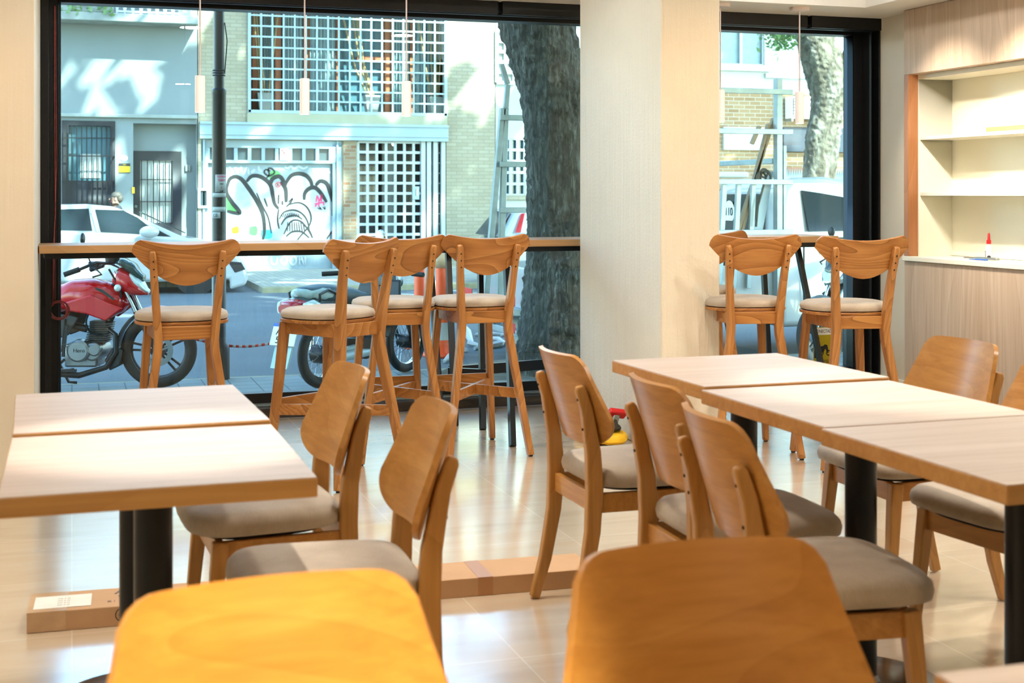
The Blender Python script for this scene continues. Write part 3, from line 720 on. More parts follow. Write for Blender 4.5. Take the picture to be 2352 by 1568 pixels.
# ------------------------------------------------------------------ house A, pale teal
xa0, xa1 = -9.0, fx(453)
hA = thing('house', 'pale teal house with a balcony slab, barred window and dark barred door', 'house', (0, YF, 0))
def lo(t, o): return o
wn = rect(147, 282, 262, 466); dr = rect(307, 346, 419, 622); rc = rect(306, 284, 452, 622)
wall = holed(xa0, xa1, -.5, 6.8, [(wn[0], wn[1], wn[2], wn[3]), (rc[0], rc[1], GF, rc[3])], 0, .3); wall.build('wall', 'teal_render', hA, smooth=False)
MB().box(rc[0], rc[1], .3, .34, GF, rc[3]).build('porch_wall', 'teal_render', hA)
z_l = fz(300, 266); MB().box(xa0, xa1, -.08, 0, z_l - .04, z_l + .03).build('ledge', 'concrete_ledge', hA, .01)
zs0, zs1 = fz(300, 50, -.6), fz(300, 31, -.6)
MB().box(xa0, fx(455, -.6), -.6, .0, zs0, zs1).build('balcony_slab', 'concrete_ledge', hA, .015)
rail = MB()
xr0, xr1 = fx(268, -.55), fx(452, -.55); zr0, zr1 = zs1, zs1 + .75
for k in range(10):
    u, v = xr0 + (xr1 - xr0) * k / 10, xr0 + (xr1 - xr0) * (k + 1) / 10
    rail.bar((u, -.55, zr0), (v, -.55, zr1), .025); rail.bar((v, -.55, zr0), (u, -.55, zr1), .025); rail.bar((u, -.55, zr0), (u, -.55, zr1), .03)
rail.bar((xr0, -.55, zr1), (xr1, -.55, zr1), .05); rail.bar((xr0, -.55, zr0 + .04), (xr1, -.55, zr0 + .04), .04)
rail.build('balcony_railing', 'window_frame_white', hA)
MB().box(xa0, fx(262, -.58), -.55, -.45, zs1, zs1 + .5).build('parapet', 'concrete_ledge', hA, .02)
# barred window
x0, x1, z0, z1 = wn; f = holed(x0 - .04, x1 + .02, z0 - .05, z1 + .04, [(x0 + .09, x1 - .07, z0 + .42, z1 - .06)], -.03, .06).build('window', 'dark_door', hA, .006)
MB().box(x0, x1, .12, .14, z0 + .42, z1).build('pane', 'house_glass', f)
MB().box(x0 + .3, x1 - .25, .10, .118, z0 + .48, z0 + .95).build('blind', 'frosted', f)
g = MB()
for k in range(10): x = x0 + (x1 - x0) * (k + .5) / 10; g.bar((x, -.16, z0 - .3), (x, -.16, z1 - .06), .018)
for z in (z0 - .05, z0 + .42, z0 + .9, z1 - .3): g.bar((x0 - .03, -.16, z), (x1, -.16, z), .02); g.bar((x0 - .03, -.16, z), (x0 - .03, 0, z), .02); g.bar((x1, -.16, z), (x1, 0, z), .02)
g.build('security_bars', 'black_metal', f)
# barred door
x0, x1, z0, z1 = dr; ix0, ix1, iz0, iz1 = rect(323, 368, 398, 512)
d = holed(x0, x1, GF, z1, [(ix0, ix1, iz0, iz1)], .2, .29).build('door', 'dark_door', hA, .006)
MB().box(ix0, ix1, .25, .27, iz0, iz1).build('pane', 'frosted', d)
g = MB()
for k in range(6): x = ix0 + (ix1 - ix0) * (k + .2) / 5.4; g.bar((x, .19, iz0), (x, .19, iz1), .02)
g.bar((ix0, .19, fz(360, 412)), (ix1, .19, fz(360, 412)), .018); g.bar((ix0, .19, fz(360, 463)), (ix1, .19, fz(360, 463)), .018); g.build('security_bars', 'black_metal', d)
MB().lathe([(.03, -.03), (.035, .0)], (x0 + .05, .19, fz(311, 474)), 20, 1).build('door_knob', 'chrome', d)
for q, m, n in (((303, 430, 309, 444), 'yellow_bag', 'door_bell'), ((428, 378, 433, 393), 'concrete_ledge', 'intercom'), ((435, 378, 440, 393), 'concrete_ledge', 'intercom')):
    x0, x1, z0, z1 = rect(*q); MB().box(x0, x1, -.03 if n == 'door_bell' else .26, 0 if n == 'door_bell' else .3, z0, z1).build(n, m, hA, .004)
p = F(285, 363); np_ = MB().lathe([(.062, -.012), (.066, 0)], (0, 0, 0), 28, 1).build('number_plate', 'paper_white', hA); np_.location = (p.x, 0, p.z); np_.scale = (1.05, 1, .85)
text('436', 'print', 'ink_black', np_, (0, -.014, 0), .062, ext=.001)
x0, x1, z0, z1 = rect(273, 375, 299, 397); s = MB().box(x0, x1, -.012, 0, z0, z1).build('alarm_sign', 'yellow_sign', hA, .002)
MB().box(x0, x1, -.014, -.012, z1 - .055, z1).build('header', 'ink_black', s); MB().box(x0, x1, -.0135, -.012, z0, z0 + .012).build('footer', 'ink_black', s)
text('IIIIIIII', 'print', 'yellow_sign', s, ((x0 + x1) / 2, -.016, z1 - .028), .032, ext=.001, sx=.8)
for k in range(3): text('IIIIIIIII', 'print', 'ink_grey', s, ((x0 + x1) / 2, -.015, z1 - .085 - k * .03), .02, ext=.001)
iv = MB()
for k in range(900):
    x = random.uniform(xa0 + 6.5, fx(258, -.5)); y = random.gauss(-.5, .08); z = zs1 + abs(random.gauss(0, .28)) - .05
    a, s_ = random.uniform(0, 6.28), random.uniform(.03, .08); u = Vector((math.cos(a), random.uniform(-.5, .5), math.sin(a))).normalized() * s_; v = u.cross(Vector((random.uniform(-1, 1), 1, random.uniform(-1, 1)))).normalized() * s_
    c = Vector((x, y, z)); iv.add([c - u, c + v * .6, c + u, c - v * .6], [(0, 1, 2, 3)])
o = iv.build('climbing_ivy', 'ivy_leaf', None, smooth=False); o.location = (0, YF, 0); tag(o, 'green ivy spilling over the balcony edge of the teal house', 'ivy', kind='stuff')
# ------------------------------------------------------------------ house B, brick with garage
xb0, xb1 = fx(455), fx(1137)
hB = thing('house', 'brick house with a big barred upper window, graffiti garage shutter and white grid gate', 'house', (0, YF, 0))
bw = rect(570, 22, 1025, 262); gr = rect(462, 322, 786, 625); gt = rect(820, 322, 1025, 625)
holed(xb0, xb1, -.5, 6.8, [bw, gr, gt], 0, .3).build('wall', 'brick_sage', hB, smooth=False)
MB().box(rect(788, 320, 818, 600)[0], rect(788, 320, 818, 600)[1], -.02, .0, GF, gt[3]).build('brick_pier', 'brick_red', hB)
x0, x1, z0, z1 = rect(567, 263, 1026, 287); MB().box(x0, x1, -.05, .3, z0, z1).build('window_sill', 'sill_render', hB, .01)
x0, x1, z0, z1 = rect(458, 284, 1027, 322)
m = MB(); m.box(x0, x1, -.1, .05, z0, z1); m.box(x0, x1, -.13, .05, z1 - .05, z1); m.box(x0, x1, -.12, .05, z0 + .08, z0 + .11); m.build('fascia', 'pale_blue_metal', hB, .005)
# upper window: loggia behind the grille
x0, x1, z0, z1 = bw
lg = MB(); lg.box(x0, x1, .9, 1.0, z0, z1 + .3); lg.build('glazing', 'house_glass', hB)
m = MB(); m.box(x0 - .02, x0, .3, 1, z0, z1 + .3); m.box(x1, x1 + .02, .3, 1, z0, z1 + .3); m.box(x0, x1, .3, 1, z0 - .05, z0); m.build('loggia_lining', 'cream_render', hB)
f = bars(x0 + .03, x1 - .03, z0 + .03, z1 + .02, 18, 10, -.02, .035, .03)
for xx in (x0 + .02, x1 - .02): f.box(xx - .03, xx + .03, -.05, .05, z0, z1)
f.box(x0, x1, -.05, .05, z0 - .01, z0 + .05)
f.build('window_grille', 'grille_blue', hB)
for px, wd in ((585, 12), (638, 14), (705, 14), (775, 8), (890, 16), (945, 10), (1016, 12)):
    xc = fx(px, .8); MB().box(xc - wd * .0045, xc + wd * .0045, .74, .86, z0, z1 + .2).build('window_post', 'post_wood', hB)
for a_, c_ in ((705, 775), (820, 890)):
    zz = fz(760, 132, .8); MB().box(fx(a_, .8), fx(c_, .8), .75, .85, zz - .05, zz + .04).build('transom', 'post_wood', hB)
def drape(px0, px1, dy):
    u0, u1 = fx(px0, dy), fx(px1, dy); m = MB(); n = 24; vs = []; fs = []
    for i in range(n + 1):
        x = u0 + (u1 - u0) * i / n; y = dy + .035 * math.sin(i * 1.7)
        vs += [(x, y, z0), (x, y, z1 + .2)]
    for i in range(n): fs.append((2 * i, 2 * i + 2, 2 * i + 3, 2 * i + 1))
    m.add(vs, fs); o = m.build('curtain', 'curtain', hB); return o
for a_, c_ in ((600, 630), (650, 695), (712, 770), (900, 940), (955, 1005)): drape(a_, c_, .68)
# planters with bamboo canes behind the grille
for k, (px, canes, lb) in enumerate(((607, ((580, 25), (588, 25), (596, 30), (640, 20)), 'white planter with bamboo canes at the left end of the barred upper window'),
                                     (853, ((785, 40), (806, 25), (815, 25), (820, 30)), 'white planter with bamboo canes in the middle of the barred upper window'),
                                     (1000, ((955, 30), (985, 20), (1007, 20), (1018, 20)), 'white planter with bamboo canes at the right end of the barred upper window'))):
    c = F(px, 255, .42); t = thing('bamboo_planter', lb, 'planter', (c.x, YF + .42, z0), group='planters behind the barred upper window')
    MB().loft([[Vector((sx * w, sy * w, z)) for sx, sy in ((-1, -1), (1, -1), (1, 1), (-1, 1))] for w, z in ((.1, 0), (.16, .42))]).build('pot', 'planter', t, .006)
    for q, (bx_, by_) in enumerate(canes):
        top = F(bx_, by_, .42); MB().tube([((q - 1.5) * .05, random.uniform(-.04, .04), .38), ((top.x - c.x) * .55, random.uniform(-.05, .05), (top.z - z0) * .5), (top.x - c.x, random.uniform(-.08, .08), top.z - z0 + .1)], .022, 7).build('bamboo_cane', 'bamboo', t)
# garage door
x0, x1, z0, z1 = gr
sh = rect(520, 375, 764, 612); pn = rect(478, 340, 760, 368)
xs0, xs1 = fx(478), sh[1]
holed(x0, x1, GF, z1, [(xs0, xs1, GF, sh[3]), (pn[0], pn[1], pn[2], pn[3])], .02, .16).build('garage_frame', 'pale_blue_metal', hB, .004)
m = MB(); m.box(fx(466), fx(470), -.02, .02, GF, z1); m.box(fx(773), fx(777), -.01, .02, GF, z1); m.build('conduit', 'pale_blue_metal', hB)
n = 9
for k in range(n):
    u0 = pn[0] + (pn[1] - pn[0]) * k / n; u1 = pn[0] + (pn[1] - pn[0]) * (k + 1) / n
    MB().box(u0 + .03, u1 - .03, .1, .12, pn[2], pn[3]).build('garage_pane', 'pane_dark', hB)
m = MB()
for k in range(n + 1): u = pn[0] + (pn[1] - pn[0]) * k / n; m.box(u - .035, u + .035, .03, .13, pn[2], pn[3])
m.build('garage_mullion', 'pale_blue_metal', hB)
shu = MB().box(xs0, xs1, .10, .15, GF, sh[3] - .0).build('garage_shutter', 'shutter_grey', hB)
def nosign(px, py, r, parent, dy):
    p = F(px, py, dy); b = MB(); b.torus((p.x, dy - .004, p.z), r, r * .13, 1, 28, 6, .2); b.bar((p.x - r * .7, dy - .006, p.z + r * .7), (p.x + r * .7, dy - .006, p.z - r * .7), r * .16, .004, (0, 1, 0))
    b.build('print', 'ink_red', parent); text('E', 'print', 'ink_black', parent, (p.x, dy - .003, p.z), r * 1.6, ext=.002)
x0, x1, z0, z1 = rect(643, 341, 663, 368); s = MB().box(x0, x1, .0, .02, z0, z1).build('parking_sign', 'paper_white', hB, .002)
nosign(652.5, 350, .062, s, -.001)
for k in range(2): text('IIIIIIII', 'print', 'ink_grey', s, ((x0 + x1) / 2, -.002, z0 + .055 - k * .03), .025, ext=.001)
# graffiti, drawn as painted strips on the shutter (coordinates from the photograph)
DY = .1
def gp(u, v): p = at(500 + u / 2.8, v / 2.8, Y=YF + DY); return Vector((p.x, 0, p.z))
def smoothp(pts, n=6):
    out = []
    P = [pts[0]] + list(pts) + [pts[-1]]
    for i in range(1, len(P) - 2):
        for k in range(n):
            t = k / n; a, b_, c, d = P[i - 1], P[i], P[i + 1], P[i + 2]
            out.append(tuple(.5 * ((2 * b_[j]) + (-a[j] + c[j]) * t + (2 * a[j] - 5 * b_[j] + 4 * c[j] - d[j]) * t * t + (-a[j] + 3 * b_[j] - 3 * c[j] + d[j]) * t ** 3) for j in (0, 1)))
    return out + [tuple(pts[-1])]
def strokes(lines, w, off, mat):
    m = MB()
    for li, ln in enumerate(lines):
        P = [gp(*q) - Vector((0, .0004 * li, 0)) for q in smoothp(ln)]; vs = []
        for i, p in enumerate(P):
            t = (P[min(i + 1, len(P) - 1)] - P[max(i - 1, 0)]); t = t.normalized() if t.length > 1e-6 else Vector((1, 0, 0)); nn = Vector((-t.z, 0, t.x))
            ww = w * (.35 + .65 * math.sin(PI * min(1, max(0, (i + .5) / len(P)))) ** .4)
            vs += [p + nn * ww / 2 + Vector((0, DY - off, 0)), p - nn * ww / 2 + Vector((0, DY - off, 0))]
        m.add(vs, [(2 * i, 2 * i + 1, 2 * i + 3, 2 * i + 2) for i in range(len(P) - 1)])
    return m.build('graffiti', mat, shu, smooth=False)
def blob(poly, off, mat):
    P = [gp(*q) + Vector((0, DY - off, 0)) for q in smoothp(poly + [poly[0]], 5)[:-1]]
    MB().prism(P, (0, .001, 0)).build('graffiti', mat, shu, smooth=False)
blob([(58, 1200), (80, 1150), (120, 1138), (185, 1160), (215, 1135), (260, 1130), (330, 1170), (405, 1170), (440, 1170), (480, 1125), (530, 1115), (590, 1145), (640, 1190), (680, 1165), (720, 1210), (738, 1290), (735, 1480), (700, 1540), (640, 1590), (100, 1590), (55, 1540), (60, 1400), (130, 1370), (80, 1290)], .003, 'graffiti_fill')
blob([(332, 1140), (345, 1100), (385, 1098), (405, 1130), (370, 1150), (345, 1165)], .005, 'green_paint'); blob([(54, 1250), (90, 1310), (125, 1358), (60, 1350)], .005, 'green_paint')
blob([(280, 1480), (345, 1480), (345, 1530), (285, 1530)], .005, 'blue_paint'); blob([(205, 1460), (250, 1455), (250, 1510), (205, 1505)], .005, 'green_paint'); blob([(90, 1465), (130, 1455), (135, 1495), (95, 1500)], .005, 'yellow_sign')
strokes([[(60, 1205), (75, 1155), (110, 1136), (150, 1150), (195, 1205), (245, 1280), (280, 1350), (296, 1410), (300, 1490), (290, 1540)], [(186, 1168), (215, 1135), (255, 1130), (300, 1150), (340, 1192), (355, 1260), (366, 1310), (392, 1342)],
         [(58, 1205), (58, 1245), (92, 1302), (142, 1370), (60, 1356)], [(405, 1168), (436, 1215), (440, 1300)], [(432, 1190), (470, 1132), (520, 1116), (570, 1130), (600, 1168), (606, 1205)],
         [(556, 1285), (560, 1242), (592, 1210), (630, 1208), (668, 1248), (700, 1300)], [(630, 1192), (660, 1164), (700, 1180), (720, 1230), (738, 1295)], [(340, 1192), (352, 1150), (400, 1135), (440, 1195)]], .085, .006, 'ink_black')
strokes([[(250, 1240), (285, 1320), (325, 1400), (345, 1500)], [(300, 1275), (320, 1330)], [(392, 1250), (390, 1312)], [(416, 1290), (416, 1318)], [(455, 1300), (480, 1276), (470, 1300), (440, 1330)],
         [(395, 1410), (425, 1365), (490, 1350), (545, 1375), (578, 1425), (590, 1490)], [(408, 1445), (440, 1400), (500, 1385), (545, 1410)], [(425, 1505), (470, 1425), (525, 1418), (570, 1460), (600, 1510)], [(440, 1520), (480, 1490), (540, 1490), (590, 1530)],
         [(455, 1315), (520, 1302), (572, 1330), (600, 1390), (588, 1450), (530, 1520), (500, 1560)], [(392, 1345), (385, 1410), (395, 1470)], [(700, 1535), (740, 1480)], [(590, 1480), (610, 1530)], [(340, 1100), (310, 1090), (300, 1110), (330, 1130), (365, 1110), (350, 1085), (325, 1085), (330, 1125), (300, 1155)]], .035, .0065, 'ink_black')
strokes([[(410 + 12 * k, 1365 - 6 * abs(5 - k) * -.3), (418 + 12 * k, 1398)] for k in range(10)] + [[(450 + 14 * k, 1425), (448 + 16 * k, 1488)] for k in range(8)], .018, .007, 'ink_black')
strokes([[(75, 1070), (95, 1110), (80, 1130)], [(110, 1075), (130, 1115)], [(150, 1070), (160, 1120), (190, 1080), (200, 1120)], [(215, 1110), (240, 1090)], [(262, 1068), (268, 1095), (285, 1095)], [(610, 1085), (630, 1130), (650, 1085)], [(660, 1090), (680, 1130), (700, 1088)], [(690, 1110), (725, 1108)],
         [(430, 1070), (450, 1082), (470, 1070), (490, 1084), (520, 1070), (550, 1084), (580, 1070)]], .05, .006, 'ink_white')
strokes([[(640, 1255), (632, 1300)], [(640, 1255), (655, 1290), (668, 1250), (665, 1300)], [(622, 1312), (680, 1300)], [(650, 1280), (650, 1330)], [(625, 1330), (640, 1310)], [(680, 1295), (682, 1320)]], .03, .008, 'pink_paint')
strokes([[(640, 1335), (660, 1345), (655, 1330), (670, 1350)], [(675, 1330), (690, 1345), (688, 1325)]], .02, .008, 'ink_black')
strokes([[(200, 1640), (215, 1700)], [(240, 1650), (232, 1685), (255, 1700), (275, 1680), (265, 1650), (240, 1650)], [(290, 1645), (320, 1700)], [(320, 1645), (290, 1700)], [(345, 1650), (345, 1690), (365, 1700), (380, 1685), (380, 1650)], [(420, 1650), (405, 1680), (425, 1702), (445, 1680), (435, 1650), (420, 1650)], [(480, 1650), (465, 1680), (485, 1702), (505, 1680), (495, 1650), (480, 1650)], [(525, 1700), (530, 1650), (560, 1700), (562, 1650)]], .045, .006, 'ink_white')
nosign(638.5, 424, .05, shu, .094)
# gas meter box
x0, x1, z0, z1 = rect(454, 432, 480, 478); o = holed(x0, x1, z0, z1, [(x0 + .05, x1 - .05, z0 + .05, z1 - .05)], -.05, 0).build('meter_box', 'window_frame_white', hB, .004)
MB().box(x0 + .05, x1 - .05, -.02, 0, z0 + .05, z1 - .05).build('meter_door', 'pane_dark', o)
# white grid gate with hall behind
x0, x1, z0, z1 = gt; xg_ = fx(972)
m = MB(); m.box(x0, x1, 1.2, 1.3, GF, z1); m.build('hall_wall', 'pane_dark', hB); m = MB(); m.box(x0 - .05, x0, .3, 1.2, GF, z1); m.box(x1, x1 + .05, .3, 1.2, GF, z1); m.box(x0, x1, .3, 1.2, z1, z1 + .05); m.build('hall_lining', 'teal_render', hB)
d = MB().box(fx(885, .6), fx(912, .6), .9, 1.0, GF, z1).build('hall_door', 'frosted', hB)
f = bars(x0 + .03, xg_, GF + .05, z1 - .04, 7, 12, .05, .055, .04); f.build('gate_grille', 'window_frame_white', hB)
f = bars(xg_ + .1, x1 - .03, GF + .05, z1 - .04, 3, 12, .12, .03, .03)
for px in (972, 985, 1000, 1018): f.box(fx(px) - .045, fx(px) + .045, -.02, .1, GF, z1)
f.build('gate_post', 'window_frame_white', hB)
xh = fx(957); MB().box(xh - .09, xh + .06, -.0, .03, fz(957, 458), fz(957, 428)).build('lock_plate', 'grille_blue', hB, .004)
MB().box(xh - .01, xh + .03, -.02, .0, fz(957, 450), fz(957, 434)).build('lock', 'steel_grey', hB)
p = F(905, 330, .4); MB().ball((p.x, .4, p.z), .05, 14, 8).build('hall_lamp', 'lamp_glow', hB)
# ------------------------------------------------------------------ house C, cream and brick
xc0, xc1 = fx(1139), fx(1990) + 4
hC = thing('house', 'cream rendered house with brick ground floor behind the trees on the right', 'house', (0, YF, 0))
cw = rect(1157, 318, 1207, 448); uw = rect(1600, 60, 1757, 148); lw = rect(1600, 152, 1745, 212)
xbk = fx(1560); zbk = fz(1700, 212)
holed(xc0, xbk, -.5, 6.8, [cw], .02, .3).build('wall', 'cream_render', hC, smooth=False)
holed(xbk, xc1, zbk, 6.8, [uw], .02, .3).build('wall', 'cream_render', hC, smooth=False)
MB().box(xbk, xc1, .02, .3, -.5, zbk).build('brick_wall', 'brick_tan', hC)
x0, x1, z0, z1 = rect(1660, 292, 1760, 345); MB().box(x0, x1, -.06, .02, z0, z1).build('stucco_panel', 'cream_render', hC, .01)
x0, x1, z0, z1 = rect(1795, 294, 1990, 350); MB().box(x0, x1 + 3, -.1, .02, z0, z1).build('dark_fascia', 'dark_band', hC, .01)
x0, x1, z0, z1 = rect(1805, 385, 1850, 400); MB().box(x0, x1, -.06, .02, z0, z1).build('roof_tile', 'post_wood', hC)
x0, x1, z0, z1 = cw; w_ = MB().box(x0, x1, .14, .16, z0, z1).build('window', 'house_glass', hC); bars(x0, x1, z0, z1, 3, 5, .06, .06, .05).build('window_bars', 'window_frame_white', w_)
MB().box(x0 - .08, x1 + .08, -.04, .1, z0 - .1, z0).build('window_sill', 'brick_sage', hC)
x0, x1, z0, z1 = uw; w_ = MB().box(x0, x1, .14, .16, z0, z1).build('window', 'curtain', hC); bars(x0, x1, z0, z1, 3, 1, .08, .07, .05).build('window_bars', 'window_frame_white', w_); MB().box(x0, x1 + .1, -.06, .14, z0 - .14, z0).build('window_sill', 'window_frame_white', w_)
x0, x1, z0, z1 = rect(1140, 72, 1180, 190)
f = bars(x0, x1, z0, z1, 2, 5, -.02, .07, .04); f.build('wall_trellis', 'window_frame_white', hC)
x0, x1, z0, z1 = rect(1757, 170, 1850, 180); MB().box(x0, x1, -.05, .02, z0, z1).build('wall_ledge', 'window_frame_white', hC)
x0, x1, z0, z1 = rect(1802, 224, 1862, 274); ac = thing('air_conditioner', 'white air conditioner unit on the house wall behind the pale tree', 'air conditioner', ((x0 + x1) / 2, YF - .02, z0))
w2, h2 = (x1 - x0) / 2, z1 - z0
MB().box(-w2, w2, -.3, 0, 0, h2).build('casing', 'white_paint', ac, .01); bars(-w2 + .04, -w2 + .3, .05, h2 - .05, 4, 6, -.31, .014).build('fan_grille', 'dark_plastic', ac)
b = MB(); b.box(-w2, -w2 + .04, -.3, 0, -.06, 0); b.box(w2 - .04, w2, -.3, 0, -.06, 0); b.build('bracket', 'steel_grey', ac)
b = MB(); xf0, xf1 = fx(1790, -1.5), fx(2000, -1.5)
zf = fz(1880, 403, -1.5); b.box(xf0, xf1, -1.55, -1.45, GF, zf)
for k in range(40): u = xf0 + (xf1 - xf0) * k / 40; b.prism([(u, -1.5, zf), (u + .06, -1.5, zf), (u + .03, -1.5, zf + .16)], (0, .02, 0))
o = b.build('spiked_fence', 'concrete_ledge', None); o.location = (0, YF, 0); tag(o, 'low wall topped with pale spikes behind the pale tree', 'fence')
# ------------------------------------------------------------------ street lamp pole with stickers
pc = at(503, 870, Z=GN); D_ = (pc.x * SA + pc.y * CA)
pl = thing('street_pole', 'tall black street pole with peeling paper stickers on the near pavement', 'pole', (pc.x, pc.y, GN))
zj = at(503, 207, D=D_).z - GN; rl, ru = 16.2 / FPX * D_, 12.4 / FPX * D_
MB().lathe([(rl * 1.5, 0), (rl * 1.5, .25), (rl, .3), (rl, zj - .04), (rl * 1.05, zj - .03), (rl * 1.05, zj), (ru, zj + .015), (ru * .98, 6.0)], seg=28).build('shaft', 'black_metal', pl)
b = MB()
for k in range(3): b.torus((0, 0, zj + .12 + k * .02), ru + .004, .006, 2, 24, 6)
b.tube([(ru, -.02, zj + .14), (ru + .02, -.02, zj + .4), (ru, -.02, zj + .55)], .005, 6); b.build('wire_tie', 'dark_plastic', pl)
def wrap(px0, px1, py0, py1, mat, lift, name='sticker'):
    mat = 'ink_white'
    z1, z0 = at(503, py0, D=D_).z - GN, at(503, py1, D=D_).z - GN; r = rl + lift
    base = math.atan2(-pc.y, -pc.x); a0 = math.asin(max(-1, min(1, (px0 - 503) / 16.2))); a1 = math.asin(max(-1, min(1, (px1 - 503) / 16.2)))
    vs = []; n = 10
    for i in range(n + 1):
        a = base + a0 + (a1 - a0) * i / n + 0
        vs += [(r * math.cos(a), r * math.sin(a), z0), (r * math.cos(a), r * math.sin(a), z1)]
    m = MB(); m.add(vs, [(2 * i, 2 * i + 2, 2 * i + 3, 2 * i + 1) for i in range(n)]); o = m.build(name, mat, pl); o.modifiers.new('t', 'SOLIDIFY').thickness = .001
    return o, base + (a0 + a1) / 2, (z0 + z1) / 2, r
st, a, z, r = wrap(495, 518, 401, 441, 'paper_white', .002)
for k, (s_, m_, h_) in enumerate((('PERSONAL', 'pink_paint', .026), ('TRAINER', 'pink_paint', .026), ('IIIIIIIIIIIII', 'ink_grey', .014), ('3', 'ink_red', .03), ('IIII IIII', 'ink_black', .02))):
    text(s_, 'print', m_, st, ((r + .003) * math.cos(a), (r + .003) * math.sin(a), z + .055 - k * .03), h_, (PI / 2, 0, a + PI / 2), sx=.62, ext=.001)
wrap(489, 518, 443, 453, 'paper_white', .002); o, a, z, r = wrap(489, 517, 475, 486, 'paper_white', .002); o2, a2, z2, r2 = wrap(489, 506, 487, 501, 'paper_white', .003)
text('C.D.', 'print', 'ink_black', o2, ((r2 + .003) * math.cos(a2), (r2 + .003) * math.sin(a2), z2), .035, (PI / 2, 0, a2 + PI / 2), sx=.7, ext=.001)
# ------------------------------------------------------------------ trees
def trunk_from(px_l, px_r, ys, D, seg, name, mat, parent, origin, rough=.02, squash=.85):
    rings = []
    for l, r_, y in zip(px_l, px_r, ys):
        c = at((l + r_) / 2, y, D=D); rad = (r_ - l) / 2 / FPX * D; ring = []
        for k in range(seg):
            a = 2 * PI * k / seg; rr = rad * (1 + random.uniform(-rough, rough) + .05 * math.sin(3 * a + y * .01) + .03 * math.sin(7 * a + y * .004))
            ring.append(c - Vector(origin) + Vector((rr * math.cos(a), rr * squash * math.sin(a), 0)))
        rings.append(ring)
    # densify
    out = []
    for i in range(len(rings) - 1):
        for q in range(4): out.append([rings[i][k].lerp(rings[i + 1][k], q / 4) for k in range(seg)])
    out.append(rings[-1]); m = MB(); m.loft(out); o = m.build(name, mat, parent, angle=180)
    tx = bpy.data.textures.new(name + '_bark', 'CLOUDS'); tx.noise_scale = .06; tx.noise_depth = 3
    s_ = o.modifiers.new('sub', 'SUBSURF'); s_.levels = s_.render_levels = 2
    d_ = o.modifiers.new('bark', 'DISPLACE'); d_.texture = tx; d_.strength = .07; d_.mid_level = .5; d_.texture_coords = 'LOCAL'
    return o
def crown(parent, c, R, n, size, mat='leaf', seed=1):
    rnd = random.Random(seed); m = MB(); cl = []
    for k in range(max(6, n // 45)):
        a, b_ = rnd.uniform(0, 2 * PI), math.sqrt(rnd.random()); cl.append(Vector((c[0] + R[0] * b_ * math.cos(a), c[1] + R[1] * b_ * math.sin(a), c[2] + R[2] * rnd.uniform(-1, 1) * (1 - .4 * b_))))
    for k in range(n):
        p = rnd.choice(cl) + Vector((rnd.gauss(0, .55), rnd.gauss(0, .55), rnd.gauss(0, .3))) * (R[0] / 6)
        u = Vector((rnd.uniform(-1, 1), rnd.uniform(-1, 1), rnd.uniform(-.5, .5))).normalized() * size * rnd.uniform(.6, 1.3); v = u.cross(Vector((rnd.uniform(-1, 1), rnd.uniform(-1, 1), 1.2))).normalized() * u.length * .6
        m.add([p - u, p - u * .2 + v, p + u, p - u * .2 - v], [(0, 1, 2, 3)])
    return m.build('crown', mat, parent, smooth=False)
TD = 11.25; to = at(1300, 858, D=TD); to.z = GN
t1 = thing('street_tree', 'thick dark barked tree trunk leaning beside the pillar, spreading at its roots', 'tree', to)
trunk_from([1085, 1105, 1130, 1145, 1166, 1190, 1201, 1208, 1213, 1211, 1204, 1194, 1178, 1150, 1120], [1280, 1295, 1312, 1325, 1340, 1362, 1372, 1380, 1392, 1398, 1410, 1424, 1446, 1476, 1500],
           [-520, -300, -60, 60, 130, 215, 300, 400, 520, 590, 650, 720, 800, 845, 872], TD, 26, 'trunk', 'bark_dark', t1, to, .02)
b = MB()
tp = at(1180, -520, D=TD) - to
for dx, dy, dz in ((3.5, 2, 4.5), (-3, 3, 5), (1, 6, 5), (-1, -2, 5), (6, 6, 5.5)):
    b.tube([tp - Vector((0, 0, .3)), tp + Vector((dx * .35, dy * .35, dz * .4)), tp + Vector((dx, dy, dz))], [.26, .17, .06], 10)
b.build('branch', 'bark_dark', t1)
cr = crown(t1, (1.2, 4.6, 10.6), (8.5, 7.0, 1.8), 1500, .5, seed=3)
b = MB(); b.lathe([(1.1, 0), (1.05, .03), (.3, .07)], (0, 0, 0), 28); o = b.build('tree_pit', 'soil', None); o.location = (to.x, to.y, GN - .01); tag(o, 'patch of bare soil around the foot of the thick tree', 'soil')
TD2 = 23.0; to2 = at(1878, 640, D=TD2); to2.z = GF
t2 = thing('street_tree', 'pale flaking tree trunk forking beyond the white pickup truck', 'tree', to2)
trunk_from([1800, 1812, 1826, 1836, 1848, 1858, 1860, 1850, 1846, 1842, 1838, 1830], [1905, 1912, 1920, 1936, 1950, 1948, 1938, 1932, 1926, 1918, 1914, 1925], [-80, 20, 80, 130, 175, 220, 260, 300, 350, 420, 520, 645], TD2, 20, 'trunk', 'bark_pale', t2, to2, .05)
b = MB(); q0, q1, q2 = at(1915, 185, D=TD2) - to2, at(1942, 150, D=TD2) - to2, at(1975, 60, D=TD2) - to2; q3 = at(2040, -120, D=TD2) - to2
b.tube([q0, q1, q2, q3], [.2, .13, .11, .09], 10); tq = at(1850, -80, D=TD2) - to2
for dx, dy, dz in ((2.5, -1, 3.5), (-3, -1.5, 3.5), (0, -3, 4)): b.tube([tq - Vector((0, 0, .3)), tq + Vector((dx * .4, dy * .4, dz * .5)), tq + Vector((dx, dy, dz))], [.3, .2, .06], 10)
b.build('branch', 'bark_pale', t2)
crown(t2, (2.0, -1.0, 10.5), (6.5, 4.5, 1.5), 800, .5, seed=5)
